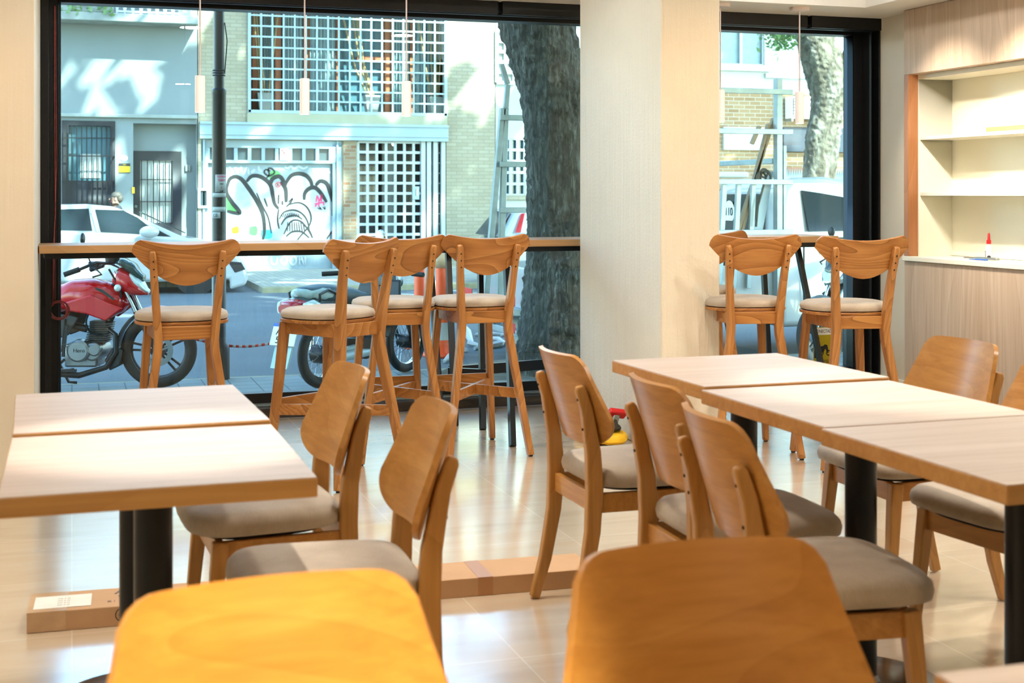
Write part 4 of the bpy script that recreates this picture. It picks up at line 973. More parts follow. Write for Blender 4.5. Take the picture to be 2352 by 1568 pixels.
m = MB(); rnd = random.Random(4)
for k in range(420):
    px, py = rnd.gauss(1795, 22), 60 + abs(rnd.gauss(0, 26)); p = at(px, py, D=TD2 - rnd.uniform(.2, 1.2)) - to2
    u = Vector((rnd.uniform(-1, 1), rnd.uniform(-1, 1), rnd.uniform(-1, .6))).normalized() * rnd.uniform(.03, .07); v = u.cross(Vector((rnd.uniform(-1, 1), rnd.uniform(-1, 1), 1))).normalized() * .03
    m.add([p - u, p + v, p + u, p - v], [(0, 1, 2, 3)])
m.build('hanging_foliage', 'ivy_leaf', t2, smooth=False)
# ================================================================== vehicles
def ell_loft(stations, seg=20, n=2.4):
    """stations: (u, z_low, z_high, half_width) -> closed body along u"""
    rings = []
    for u, zl, zh, w in stations:
        zc, h = (zl + zh) / 2, (zh - zl) / 2
        rings.append([Vector((u, (abs(math.cos(a)) ** (2 / n)) * w * (1 if math.cos(a) >= 0 else -1), zc + (abs(math.sin(a)) ** (2 / n)) * h * (1 if math.sin(a) >= 0 else -1))) for a in [2 * PI * k / seg for k in range(seg)]])
    return MB().loft(rings)
def densify(st, k=4):
    out = []
    for i in range(len(st) - 1):
        for q in range(k):
            t = q / k; t2 = t * t * (3 - 2 * t); out.append(tuple(a + (b_ - a) * (t if j == 0 else t2) for j, (a, b_) in enumerate(zip(st[i], st[i + 1]))))
    return out + [st[-1]]
def alloy_wheel(parent, c, R, r, w, nsp, disc=True, name='front_wheel', tyre='black_rubber', rim='dark_alloy'):
    c = Vector(c)
    wh = MB().torus(c, R - r, r, 1, 44, 12, w / (2 * r)).build(name, tyre, parent)
    m = MB(); m.lathe([(R - r * 1.75, -w * .38), (R - r * 1.5, -w * .42), (R - r * 1.5, w * .42), (R - r * 1.75, w * .38), (R - r * 1.95, 0), (R - r * 1.75, -w * .38)], c, 40, 1, caps=False)
    m.build('rim', rim, wh)
    m = MB(); Ri = R - r * 1.8
    for k in range(nsp):
        a = 2 * PI * k / nsp + .5
        for d in (-.13, .13):
            m.bar(c + Vector((math.cos(a + d * 2) * .05, 0, math.sin(a + d * 2) * .05)), c + Vector((math.cos(a + d) * Ri, 0, math.sin(a + d) * Ri)), .018, .02, (0, 1, 0))
    m.lathe([(.06, -.05), (.06, .05)], c, 20, 1); m.build('wheel_spokes', rim, wh)
    if disc:
        m = MB()
        for s in (-1,):
            m.lathe([(.085, s * .062), (.125, s * .062), (.125, s * .058), (.085, s * .058), (.085, s * .062)], c, 36, 1, caps=False)
            for k in range(5):
                a = 2 * PI * k / 5; m.bar(c + Vector((math.cos(a) * .03, s * .06, math.sin(a) * .03)), c + Vector((math.cos(a + .3) * .09, s * .06, math.sin(a + .3) * .09)), .014, .004, (0, 1, 0))
        m.build('brake_disc', 'alloy', wh)
    return wh
def smooth3(P, n=5):
    P = [Vector(p) for p in P]; P = [P[0]] + P + [P[-1]]; out = []
    for i in range(1, len(P) - 2):
        for k in range(n):
            t = k / n; a, b_, c, d = P[i - 1:i + 3]; out.append(.5 * (2 * b_ + (c - a) * t + (2 * a - 5 * b_ + 4 * c - d) * t * t + (3 * b_ - a - 3 * c + d) * t ** 3))
    return out + [P[-1]]
def motorcycle(label, paint, loc_, ang, script, plate=None):
    t = thing('motorcycle', label, 'motorcycle', loc_, ang)
    P = lambda px, py: ((px - 365) / 295, (890 - py) / 295)
    S = lambda lst: densify([(P(px, 0)[0], P(0, lo_)[1], P(0, hi)[1], w) for px, hi, lo_, w in lst])
    zc = .297
    alloy_wheel(t, (0, 0, zc), .297, .048, .1, 5)
    alloy_wheel(t, (-1.3, 0, zc), .297, .055, .12, 5, False, 'rear_wheel')
    ell_loft(S([(96, 700, 710, .05), (118, 668, 718, .11), (140, 652, 717, .145), (175, 640, 712, .17), (215, 638, 724, .18), (250, 645, 734, .165), (280, 664, 718, .13), (299, 690, 700, .05)])).build('fuel_tank', paint, t, angle=60)
    m = MB()
    for s in (-1, 1):
        m.prism([(*[P(x, y)[0]], s * .165, P(x, y)[1]) for x, y in ((165, 690), (225, 672), (262, 690), (297, 703), (258, 732), (212, 715), (168, 708))], (0, s * .025, 0))
    m.build('tank_shroud', paint, t, .012)
    m = MB()
    for s in (-1, 1): m.prism([(P(x, y)[0], s * .191, P(x, y)[1]) for x, y in ((235, 655), (252, 660), (280, 682), (276, 685), (250, 667), (236, 660))], (0, s * .003, 0))
    m.build('tank_decal', 'ink_black', t)
    ell_loft(S([(263, 624, 652, .06), (280, 612, 670, .12), (300, 620, 677, .13), (320, 644, 678, .11), (341, 669, 677, .03)])).build('front_cowl', paint, t, angle=60)
    ell_loft(S([(270, 598, 606, .06), (284, 591, 612, .11), (305, 600, 630, .10), (332, 630, 645, .05)])).build('windshield', 'smoke_glass', t, angle=60)
    ell_loft(S([(304, 622, 650, .10), (322, 636, 664, .10), (343, 664, 672, .04)])).build('headlight', 'lens_clear', t, angle=60)
    u, z = P(281, 658); MB().ball((u, -.13, z), .028, 14, 8).build('indicator', 'lens_clear', t)
    for s in (-1, 1):
        f = MB().tube([(0, s * .085, zc), (-.16, s * .085, .60)], .02, 12).build('fork_leg', 'black_metal', t)
        MB().tube([(-.13, s * .085, .53), (-.31, s * .085, .92)], .015, 12).build('fork_tube', 'chrome', f)
    m = MB()
    for k in range(15):
        a0, a1 = .55 + k * .105, .55 + (k + 1) * .105
        for r0 in (.318,):
            pass
    ring = []
    for k in range(16):
        a = .75 + k * .085; r0 = .325; w = .055 * (1 - abs(k - 8) / 16)
        ring.append([Vector((math.cos(a) * (r0 + d), s * w, zc + math.sin(a) * (r0 + d))) for s, d in ((-1, -.02), (-1, .005), (0, .02), (1, .005), (1, -.02), (0, -.0))])
    MB().loft(ring).build('front_fender', paint, t)
    ring = []
    for k in range(14):
        a = 2.0 + k * .1; r0 = .322
        ring.append([Vector((math.cos(a) * (r0 + d), s * .055, zc + math.sin(a) * (r0 + d))) for s, d in ((-1, -.012), (-1, .002), (0, .012), (1, .002), (1, -.012))])
    MB().loft(ring).build('mud_flap', 'dark_plastic', t)
    h = MB(); h.tube([(-.62, -.34, .905), (-.53, -.31, .935), (-.43, -.2, .985), (-.36, -.06, .97), (-.36, .06, .97), (-.43, .2, .985), (-.53, .31, .935), (-.62, .34, .905)], .012, 10); h = h.build('handlebar', 'black_metal', t)
    for s in (-1, 1):
        MB().tube([(-.63, s * .345, .90), (-.52, s * .31, .94)], [.019, .021], 12).build('grip', 'black_rubber', h)
        MB().tube([(-.46, s * .26, .955), (-.4, s * .27, .93), (-.36, s * .3, .9), (-.42, s * .33, .88)], .007, 8).build('brake_lever', 'black_metal', h)
        if s < 0: mb = MB(); mb.tube([(-.46, s * .22, .97), (-.5, s * .28, 1.12)], .006, 8); mb.ball((-.505, s * .29, 1.17), .07, 16, 10, (.25, .55, .65)); mb.build('mirror', 'dark_plastic', h)
    m = MB(); m.box(-.5, -.42, -.17, -.1, .95, .99); m.lathe([(.05, -.03), (.06, .03)], (-.36, 0, 1.0), 20); m.build('instrument_panel', 'dark_plastic', t, .006)
    ell_loft(densify([(-1.62, .86, .9, .05), (-1.45, .78, .87, .1), (-1.2, .70, .80, .14), (-.95, .64, .74, .14), (-.82, .62, .70, .1)])).build('seat', 'seat_vinyl', t, angle=60)
    ell_loft(densify([(-1.75, .86, .89, .03), (-1.5, .72, .85, .1), (-1.1, .56, .72, .12), (-.8, .52, .66, .13)])).build('tail_panel', paint, t, angle=60)
    m = MB()
    for s in (-1, 1): m.prism([(P(x, y)[0], s * .13, P(x, y)[1]) for x, y in ((120, 712), (180, 720), (195, 724), (172, 764), (150, 772), (120, 750))], (0, s * .02, 0))
    m.build('side_panel', 'dark_plastic', t, .008)
    c = Vector((P(195, 0)[0], 0, P(0, 800)[1]))
    e = MB(); e.box(c.x - .12, c.x + .13, -.12, .12, c.z - .13, c.z + .05); e.lathe([(.07, -.15), (.075, .15)], c + Vector((.1, 0, -.01)), 24, 1); e = e.build('engine', 'alloy', t, .015)
    MB().lathe([(.0, -.185), (.07, -.185), (.085, -.17), (.088, -.1)], c, 32, 1, caps=False).build('crankcase_cover', 'alloy', e)
    MB().lathe([(.0, -.17), (.04, -.17), (.05, -.16), (.05, -.1)], c + Vector((.12, 0, .01)), 24, 1, caps=False).build('oil_filter_cover', 'alloy', e)
    text(script, 'print', 'ink_black', e, (c.x + .012, -.187, c.z + .005), .042, ext=.001)
    m = MB()
    for k in range(9): m.box(c.x + .03 + k * .004, c.x + .19 + k * .003, -.09, .09, c.z + .06 + k * .017, c.z + .069 + k * .017)
    m.box(c.x + .06, c.x + .18, -.07, .07, c.z + .05, c.z + .22); m.build('cylinder', 'fin_dark', e)
    m = MB(); m.tube([(c.x + .2, -.06, c.z + .16), (c.x + .26, -.08, c.z + .12), (c.x + .27, -.1, c.z - .02), (c.x + .2, -.12, c.z - .13), (c.x + .0, -.14, c.z - .19), (c.x - .5, -.16, c.z - .14), (c.x - .7, -.17, c.z - .1)], [.02, .02, .022, .022, .024, .03, .05], 12)
    m.tube([(c.x - .7, -.17, c.z - .1), (c.x - 1.05, -.18, c.z + .0)], [.05, .05], 14); m.build('exhaust', 'black_steel', t)
    m = MB(); m.tube([(-.30, 0, .80), (-.33, 0, .62), (-.42, 0, .42), (c.x + .1, 0, c.z - .13)], .02, 8)
    for s in (-1, 1): m.tube([(-.32, s * .03, .82), (-.55, s * .1, .66), (-.95, s * .12, .6), (-1.5, s * .1, .72)], .016, 8); m.tube([(-.95, s * .1, .6), (-.85, s * .1, .32), (-1.3, s * .08, zc)], .018, 8); m.tube([(-1.15, s * .14, .62), (-1.28, s * .13, zc)], .024, 10)
    m.build('frame', 'black_metal', t)
    m = MB(); m.prism([(c.x + .24, -.1, c.z + .02), (c.x + .32, -.1, c.z + .0), (c.x + .30, -.1, c.z - .12), (c.x + .22, -.1, c.z - .16), (c.x + .18, -.1, c.z - .08)], (0, .2, 0)); m.build('engine_guard', 'dark_plastic', t, .01)
    m = MB()
    for pts in (((-.75, -.1, .62), (-.78, -.14, .5), (-.72, -.15, .42)), ((-.45, -.08, .7), (-.52, -.14, .55), (-.5, -.12, .45), (-.42, -.1, .42)), ((-.36, -.1, .93), (-.27, -.1, .75), (-.3, -.1, .62)), ((-.32, .1, .93), (-.24, .1, .7), (-.14, .1, .5), (-.05, .09, .34)), ((-.68, -.16, .55), (-.70, -.165, .3))): m.tube(smooth3(pts), .008, 8)
    m.build('cable', 'black_rubber', t)
    m = MB(); m.bar((c.x - .1, -.17, c.z - .06), (c.x - .16, -.19, c.z - .12), .02); m.bar((c.x - .08, -.19, c.z + .2), (c.x - .11, -.18, c.z - .04), .022, .016); m.tube([(c.x - .3, -.12, c.z + .02), (c.x - .25, -.1, c.z + .16), (c.x - .12, -.08, c.z + .2), (c.x + .04, -.06, c.z + .16)], .03, 10); m.build('kick_lever', 'dark_alloy', t)
    m = MB(); m.bar((-1.3, -.1, zc), (-.75, -.11, .26), .03, .09); m.build('chain_guard', 'dark_plastic', t, .006)
    MB().box(-.86, -.82, -.14, -.1, .46, .56).build('orange_plug', 'orange_plastic', t, .005)
    m = MB(); m.tube([(-.62, -.13, .16), (-.7, -.2, .15)], .012, 8); m.bar((-.9, -.2, .17), (-.58, -.2, .16), .03, .02); m.build('foot_peg', 'black_metal', t)
    MB().tube([(-.82, .12, .2), (-.76, .2, .02), (-.7, .22, .01)], .012, 8).build('kickstand', 'black_metal', t)
    return t
q = at(365, 890, Z=GN)
motorcycle('red motorcycle parked behind the left window, its tank and front wheel showing', 'red_gloss', (q.x, q.y, GN), -YAW + .02, 'Hero')
q = at(1848, 810, D=11.7)
motorcycle('dark motorcycle behind the right window edge, half hidden by the last bar stool', 'scooter_grey', (q.x + .1, q.y - .1, GN), math.radians(200), 'SUZUKI')
# ------------------------------------------------------------------ moped seen from behind
def spoke_wheel(parent, c, R, r, name, hub):
    c = Vector(c); wh = MB().torus(c, R - r, r, 1, 44, 10).build(name, 'black_rubber', parent)
    MB().torus(c, R - r * 2.0, .011, 1, 44, 8, 1.5).build('rim', 'chrome', wh)
    m = MB(); Ri = R - r * 2
    for k in range(28):
        a = 2 * PI * k / 28; a2 = a + (.35 if k % 2 else -.35); s = .035 if (k // 2) % 2 else -.035
        m.tube([c + Vector((math.cos(a2) * hub, s, math.sin(a2) * hub)), c + Vector((math.cos(a) * Ri, 0, math.sin(a) * Ri))], .0022, 5)
    m.build('wire_spoke', 'chrome', wh); MB().lathe([(hub * .6, -.07), (hub, -.06), (hub, .06), (hub * .6, .07)], c, 24, 1).build('hub', 'dark_alloy', wh)
    return wh
def moped():
    A_ = at(738, 890, D=10.5); B_ = at(932, 868, D=11.45); ang = math.atan2(B_.y - A_.y, B_.x - A_.x); wb = math.hypot(B_.y - A_.y, B_.x - A_.x)
    t = thing('moped', 'dark grey moped with pale seat and red tail light parked beyond the stools', 'moped', (A_.x, A_.y, GN), ang)
    R = .265
    spoke_wheel(t, (0, 0, R), R, .04, 'rear_wheel', .075); spoke_wheel(t, (wb, 0, R), R, .036, 'front_wheel', .06)
    ell_loft(densify([(-.28, .74, .78, .03), (-.22, .68, .80, .10), (.0, .66, .81, .135), (.25, .64, .78, .13), (.5, .60, .72, .11), (.62, .58, .64, .06)])).build('seat', 'seat_vinyl', t, angle=60)
    ell_loft(densify([(-.30, .73, .775, .03), (-.24, .695, .79, .1025), (-.04, .675, .803, .137), (.04, .69, .77, .13)])).build('seat_cover', 'seat_vinyl_pale', t, angle=60)
    ell_loft(densify([(-.37, .62, .69, .05), (-.27, .57, .73, .12), (0, .52, .71, .15), (.28, .46, .66, .14), (.55, .42, .58, .1)])).build('tail_cowl', 'scooter_grey', t, angle=60)
    l = ell_loft(densify([(-.42, .60, .68, .07), (-.37, .585, .705, .11), (-.29, .585, .715, .125)])).build('tail_light', 'tail_red', t, angle=60)
    for s in (-1, 1): ell_loft([(-.35, .60, .69, .02), (-.25, .59, .71, .035), (-.17, .62, .68, .012)]).build('indicator', 'lens_clear', l).location = (0, s * .125, 0)
    m = MB()
    for s in (-1, 1): m.tube([(-.19, s * .145, .69), (-.2, s * .15, .745), (-.1, s * .15, .775), (.06, s * .15, .725), (.08, s * .14, .68)], .011, 8)
    m.build('grab_rail', 'black_metal', t)
    f = MB(); f.prism([(-.36, -.09, .58), (-.36, .09, .58), (-.5, .085, .2), (-.5, -.085, .2)], (.02, 0, .004)); f.build('rear_fender', 'scooter_silver', t, .006)
    M_ = Matrix.Rotation(math.radians(-21), 4, 'Y')
    pb = MB().box(-.008, 0, -.12, .12, -.085, .085).build('licence_plate', 'paper_white', t, .003); pb.location = (-.43, 0, .45); pb.rotation_euler = (0, math.radians(20), 0)
    MB().box(-.0095, -.008, -.12, .12, .06, .085).build('plate_band', 'blue_plastic', pb)
    text('A2', 'print', 'ink_black', pb, (-.01, .035, .02), .075, (PI / 2, 0, -PI / 2), ext=.001); text('5VJ', 'print', 'ink_black', pb, (-.01, .02, -.045), .075, (PI / 2, 0, -PI / 2), ext=.001)
    m = MB()
    for s in (-1, 1):
        m.tube([(.02, s * .12, R), (.08, s * .13, .60)], .016, 10)
        for k in range(7): m.torus((.055 + k * .006, s * .128, .42 + k * .028), .026, .006, 2, 16, 6)
    m.build('shock_absorber', 'chrome', t)
    MB().tube([(-.05, -.14, .24), (.25, -.15, .25), (.55, -.12, .24), (.62, -.08, .3)], [.035, .04, .02, .018], 12).build('muffler', 'scooter_silver', t)
    m = MB(); m.box(.3, .62, -.1, .1, .22, .36); m.lathe([(.09, -.13), (.1, .13)], (.42, 0, .28), 24, 1); m.build('engine', 'dark_alloy', t, .012)
    m = MB(); m.bar((.0, .1, R), (.4, .1, .3), .04, .05); m.bar((.0, -.1, R), (.4, -.1, .3), .04, .05); m.build('swing_arm', 'scooter_silver', t)
    m = MB(); m.tube([(wb - .24, 0, .8), (wb - .3, 0, .6), (wb - .5, 0, .45), (.3, 0, .5), (-.2, 0, .62)], .03, 10); m.build('frame', 'black_metal', t)
    m = MB(); m.prism([(wb - .36, -.2, .80), (wb - .36, .2, .80), (wb - .42, .24, .62), (wb - .46, .17, .34), (wb - .46, -.17, .34), (wb - .42, -.24, .62)], (.03, 0, .01)); m.build('leg_shield', 'dark_plastic', t, .02)
    ell_loft(densify([(wb - .40, .76, .84, .06), (wb - .30, .70, .88, .12), (wb - .16, .72, .84, .09)])).build('headlamp_nacelle', 'scooter_grey', t, angle=60)
    for s in (-1, 1):
        m = MB(); m.tube([(wb, s * .075, R), (wb - .11, s * .075, .50), (wb - .22, s * .06, .74)], .02, 10); m.build('fork_leg', 'black_metal', t)
    h = MB().tube([(wb - .56, .38, .85), (wb - .36, .16, .86), (wb - .26, -.14, .86), (wb - .28, -.36, .85)], .012, 10).build('handlebar', 'black_metal', t)
    MB().tube([(wb - .60, .42, .848), (wb - .50, .31, .855)], .02, 12).build('grip', 'black_rubber', h); MB().tube([(wb - .28, -.38, .85), (wb - .27, -.26, .855)], .02, 12).build('grip', 'black_rubber', h)
    m = MB(); m.tube([(wb - .34, .1, .86), (wb - .32, .03, 1.08)], .006, 8); m.ball((wb - .32, .02, 1.15), .065, 18, 10, (.3, .8, 1)); m.build('mirror', 'chrome', h)
    ring = []
    for k in range(14):
        a = .3 + k * .16; r0 = R + .02
        ring.append([Vector((wb + math.cos(a) * (r0 + d), s * .05, R + math.sin(a) * (r0 + d))) for s, d in ((-1, -.02), (-1, .0), (0, .014), (1, .0), (1, -.02))])
    MB().loft(ring).build('front_fender', 'scooter_grey', t)
    MB().tube([(.25, .1, .2), (.2, .2, .0)], .01, 8).build('kickstand', 'black_metal', t)
    return t
moped()
# ------------------------------------------------------------------ cars
def body(profile, hw, y0, name, mat, parent, inset=None, bevel=.06, round_=.0):
    """side profile (x,z) -> solid of half width hw; 'inset' (z -> shrink) gives tumblehome"""
    m = MB(); n = len(profile)
    cols = [-1, -.92, -.6, 0, .6, .92, 1]
    rings = []
    for c in cols:
        k = 1 if abs(c) < .95 else .0
        ring = []
        cx = sum(p[0] for p in profile) / n; cz = sum(p[1] for p in profile) / n
        for x, z in profile:
            w = hw - (inset(z) if inset else 0); sh = .985 if abs(c) > .95 else 1.0
            ring.append(Vector((cx + (x - cx) * (sh if round_ == 0 else 1 - round_ * (abs(c) > .95)), y0 + c * w, cz + (z - cz) * sh)))
        rings.append(ring)
    return m.loft(rings).build(name, mat, parent, bevel, 3, angle=50)
def car_wheel(parent, x, y, z, R, side, name='wheel'):
    wh = MB().lathe([(R * .62, -.09), (R * .95, -.1), (R, -.07), (R, .07), (R * .95, .1), (R * .62, .09)], (x, y, z), 36, 1).build(name, 'black_rubber', parent)
    m = MB(); yo = y + side * .09
    m.torus((x, yo, z), R * .62, .02, 1, 32, 6)
    for k in range(5):
        a = 2 * PI * k / 5
        for d in (-.12, .12): m.bar(Vector((x, yo, z)) + Vector((math.cos(a) * .03, 0, math.sin(a) * .03)), Vector((x + math.cos(a + d) * R * .62, yo, z + math.sin(a + d) * R * .62)), .03, .03, (0, 1, 0))
    m.lathe([(.05, -.02), (.05, .02)], (x, yo, z), 16, 1); m.build('hubcap', 'alloy', wh)
    return wh
# white sedan, side on, on the far side of the street
YS = 22.45; z_s = -.335
sx = lambda px: at(px, 0, Y=YS).x; sz = lambda px, py: at(px, py, Y=YS).z
o_ = Vector((sx(300), YS, GS)); sed = thing('car', 'white sedan parked across the street in front of the teal house', 'car', o_)
Q = lambda px, py: (sx(px) - o_.x, sz(px, py) - o_.z)
xr = sx(137) - 2.4 - o_.x; hwS = .87; yc = hwS
low = [(xr, .38), (xr - .02, .62), (xr + .05, .95)] + [Q(*p) for p in ((137, 531), (200, 533), (330, 541), (400, 544), (455, 549), (505, 562), (545, 584), (566, 610), (571, 638), (566, 655), (530, 666))] + [(Q(530, 0)[0], .22), (xr + .2, .22)]
body(low, hwS, yc, 'car_body', 'car_white', sed, bevel=.05)
gh = [(xr + .5, 1.0), (xr + 1.15, 1.36)] + [Q(*p) for p in ((137, 470), (200, 469), (262, 475), (310, 492), (360, 516), (420, 543), (440, 549))] + [(xr + .5, .9)]
inset = lambda z: max(0, (z - .85)) * .34 + .04
body(gh, hwS, yc, 'cabin', 'car_white', sed, inset, .04)
def side_glass(poly, parent, y0, hw, ins, mat='car_glass', lift=.008, side=-1):
    P_ = [Vector((x, y0 + side * (hw - ins(z) + lift), z)) for x, z in poly]
    return MB().prism(P_, (0, side * .006, 0)).build('side_window', mat, parent)
for poly in (((70, 528), (92, 492), (137, 481), (204, 479), (212, 530)), ((219, 481), (284, 483), (318, 500), (338, 516), (330, 538), (232, 533)), ((334, 514), (360, 526), (396, 545), (345, 540))):
    side_glass([Q(*p) for p in poly], sed, yc, hwS, inset)
    side_glass([Q(*p) for p in poly], sed, yc, hwS, inset, side=1)
ws = [Q(318, 490), Q(418, 541)]
MB().prism([(ws[0][0] + .07, yc - .52, ws[0][1] + .0), (ws[0][0] + .07, yc + .52, ws[0][1]), (ws[1][0] + .07, yc + .62, ws[1][1] + .03), (ws[1][0] + .07, yc - .62, ws[1][1] + .03)], (.006, 0, .012)).build('windscreen', 'car_glass', sed)
for (px, py) in ((450, 646),):
    x, z = Q(px, py); car_wheel(sed, x, .11, .315, .315, -1); car_wheel(sed, x, yc * 2 - .11, .315, .315, 1); car_wheel(sed, x - 2.6, .11, .315, .315, -1); car_wheel(sed, x - 2.6, yc * 2 - .11, .315, .315, 1)
    for yy in (-.012, yc * 2 + .003): MB().lathe([(.36, 0), (.36, .012)], (x, yy, .33), 30, 1).build('wheel_arch', 'dark_plastic', sed)
x, z = Q(540, 612); MB().prism([(x - .12, -.014, z + .09), (x + .1, -.014, z + .07), (x + .17, -.004, z - .05), (x + .0, -.014, z - .1)], (0, .02, 0)).build('fog_lamp', 'dark_plastic', sed, .01)
x, z = Q(510, 575); MB().prism([(x - .25, -.012, z + .06), (x + .2, .0, z - .04), (x + .22, .01, z - .12), (x - .05, -.012, z - .06)], (0, .02, 0)).build('headlight', 'lens_clear', sed, .01)
x, z = Q(342, 532); m = MB(); m.ball((x, -.12, z), .13, 18, 10, (1.2, .6, .75)); m.bar((x, -.06, z - .1), (x, .02, z - .12), .06, .04); m.build('wing_mirror', 'car_white', sed)
m = MB()
for px in (215, 218): x, z = Q(px, 500); m.bar((Q(212, 482)[0], inset(z) - .012, Q(212, 482)[1]), (Q(226, 533)[0], inset(.9) - .012, Q(226, 533)[1]), .02, .01, (0, 1, 0))
m.build('door_pillar', 'chrome', sed)
# white hatchback on the far side, mostly behind the thick tree
YH = 21.4
hx = lambda px: at(px, 0, Y=YH).x; hz = lambda px, py: at(px, py, Y=YH).z
oh = Vector((hx(1184), YH, GS)); hat = thing('car', 'white hatchback with a tall red tail light, mostly hidden by the thick tree', 'car', oh)
H_ = lambda px, py: (hx(px + 34) - oh.x, hz(px, py) - oh.z)
lowp = [H_(1118, 560), (H_(1112, 0)[0], .5), (H_(1116, 0)[0], .3), (3.3, .25), (3.5, .6), (3.2, .85), (2.4, .95)] + [H_(1160, 535)]
body(lowp, .83, .83, 'car_body', 'car_white', hat, bevel=.05)
gp2 = [H_(1122, 545), H_(1160, 484), H_(1180, 479), (1.5, H_(0, 478)[1] - .02), (2.4, .95), (.3, .85)]
insH = lambda z: max(0, z - .85) * .28 + .03
body(gp2, .83, .83, 'cabin', 'car_white', hat, insH, .04)
a0, a1 = H_(1120, 543), H_(1158, 487)
MB().prism([(a0[0] - .03, .2, a0[1]), (a0[0] - .03, 1.46, a0[1]), (a1[0] - .03, 1.3, a1[1]), (a1[0] - .03, .36, a1[1])], (-.012, 0, .004)).build('rear_window', 'car_glass', hat)
MB().prism([(H_(1148, 545)[0], .0, H_(0, 545)[1]), (H_(1162, 545)[0], -.0, H_(0, 545)[1]), (H_(1176, 497)[0], .1, H_(0, 494)[1]), (H_(1167, 497)[0], .12, H_(0, 496)[1])], (0, -.02, 0)).build('tail_light', 'tail_red', hat, .01)
side_glass([H_(1190, 543), H_(1197, 500), H_(1215, 492), (2.1, 1.2), (2.3, 1.0)], hat, .83, .83, insH)
for x in (.55, 2.7): car_wheel(hat, x, .1, .3, .3, -1); car_wheel(hat, x, 1.56, .3, .3, 1)
# white pickup with a glazier's rack, on the near side of the street
YP = 11.75; WP = 1.65
kx = lambda px: at(px, 0, Y=YP).x; kz = lambda px, py: at(px, py, Y=YP).z
XR = at(1094, 640, Y=YP + WP).x; op = Vector((XR, YP, GS)); pk = thing('pickup_truck', 'white pickup truck with a tall glass-carrying rack behind the pillar', 'pickup truck', op)
K = lambda px, py: (kx(px) - op.x, kz(px, py) - op.z)
xcab = K(1800, 0)[0] - .0; hw = WP / 2
zbelt = K(1900, 540)[1]; zroof = K(1810, 405)[1]
insP = lambda z: max(0, z - zbelt) * .22 + .02
cab = [(xcab - .02, .3), (xcab - .02, zbelt), (xcab + .05, zroof - .12), (xcab + .16, zroof - .01), (xcab + .55, zroof), (xcab + .95, zroof - .06), (xcab + 1.25, zroof - .2), (xcab + 1.75, zbelt + .02), (xcab + 2.6, zbelt - .12), (xcab + 2.75, .7), (xcab + 2.75, .3)]
body(cab, hw, hw, 'cab', 'car_white', pk, insP, .05)
x0, z0 = K(1848, 535); x1, z1 = K(1852, 438)
gl = [K(1853, 437), (K(1945, 0)[0] + .05, K(1945, 452)[1]), (xcab + 1.35, zbelt + .32), (xcab + 1.6, zbelt + .06), (x0 + .02, zbelt + .02), (x0 + .03, z0)]
side_glass([K(1853, 437), K(1900, 444), (xcab + 1.2, zroof - .28), (xcab + 1.58, zbelt + .05), K(1860, 532)], pk, hw, hw, insP)
side_glass([K(1853, 437), K(1900, 444), (xcab + 1.2, zroof - .28), (xcab + 1.58, zbelt + .05), K(1860, 532)], pk, hw, hw, insP, side=1)
m = MB(); m.bar((K(1846, 0)[0], -.003, .45), (K(1846, 0)[0], -.003, zbelt), .014, .008, (0, 1, 0)); m.bar((K(1846, 0)[0], -.003, zbelt - .03), (xcab + 1.7, -.003, zbelt - .03), .014, .008, (0, 1, 0)); m.build('door_seam', 'dark_gap', pk)
rw = [(-.02, .34, zbelt + .0), (-.02, WP - .34, zbelt + .0), (.05, WP - .42, zroof - .17), (.05, .42, zroof - .17)]
MB().prism([(xcab + x - .035, y, z) for x, y, z in rw], (-.012, 0, 0)).build('rear_window', 'car_glass', pk, .004)
zb_ = zbelt + .22
s = MB().lathe([(.12, 0), (.12, .004)], (0, 0, 0), 28, 0).build('speed_sticker', 'paper_white', pk); s.location = (xcab - .045, WP - .58, zb_)
text('110', 'print', 'ink_black', s, (-.004, 0, 0), .12, (PI / 2, 0, -PI / 2), ext=.002)
text('VIDRIOS', 'print', 'ink_grey', pk, (K(1924, 0)[0], -.008, K(0, 608)[1]), .09, ext=.002)
bed = MB(); bed.box(.05, xcab - .08, 0, .05, .45, .92); bed.box(.05, xcab - .08, WP - .05, WP, .45, .92); bed.box(.02, .07, 0, WP, .45, .92); bed.box(.05, xcab - .06, 0, WP, .42, .48); bed.box(xcab - .12, xcab - .07, 0, WP, .45, .92)
bed.build('cargo_bed', 'car_white', pk, .01)
m = MB(); m.box(-.12, -.02, -.02, WP + .02, .30, .36); m.box(-.1, .0, .1, WP - .1, .48, .54); m.box(-.06, .02, .3, .36, .2, .5); m.box(-.06, .02, WP - .36, WP - .3, .2, .5); m.build('rear_bumper', 'scooter_silver', pk, .006)
for y0, z0 in ((WP - .26, .56), (-.0, .58), (.0, .33), (WP - .3, .33)): MB().box(-.125, -.118, y0, y0 + .28, z0, z0 + .09).build('reflector_strip', 'red_plastic', pk)
m = MB().box(-.124, -.116, .62, 1.0, .36, .50).build('licence_plate', 'dark_plastic', pk); text('EQU 590', 'print', 'paper_white', m, (-.126, .81, .43), .085, (PI / 2, 0, -PI / 2), sx=.85, ext=.001)
for x, R in ((.85, .31), (xcab + 2.05, .31)):
    car_wheel(pk, x, .1, R, R, -1); car_wheel(pk, x, WP - .1, R, R, 1)
x, z = K(1712, 600); MB().torus((x, .18, z), .2, .09, 1, 36, 12, 1.0).build('spare_tyre', 'black_rubber', pk)
rk = MB(); yr0 = -.06
xa, xb = K(1140, 0)[0], K(1786, 0)[0]
zt_ = K(1786, 182)[1]; r_ = .05
rk.box(xb - .06, xb + .0, yr0 - .04, yr0 + .04, .5, zt_); rk.box(xb + .015, xb + .05, yr0 - .03, yr0 + .03, .5, zt_ - .65)
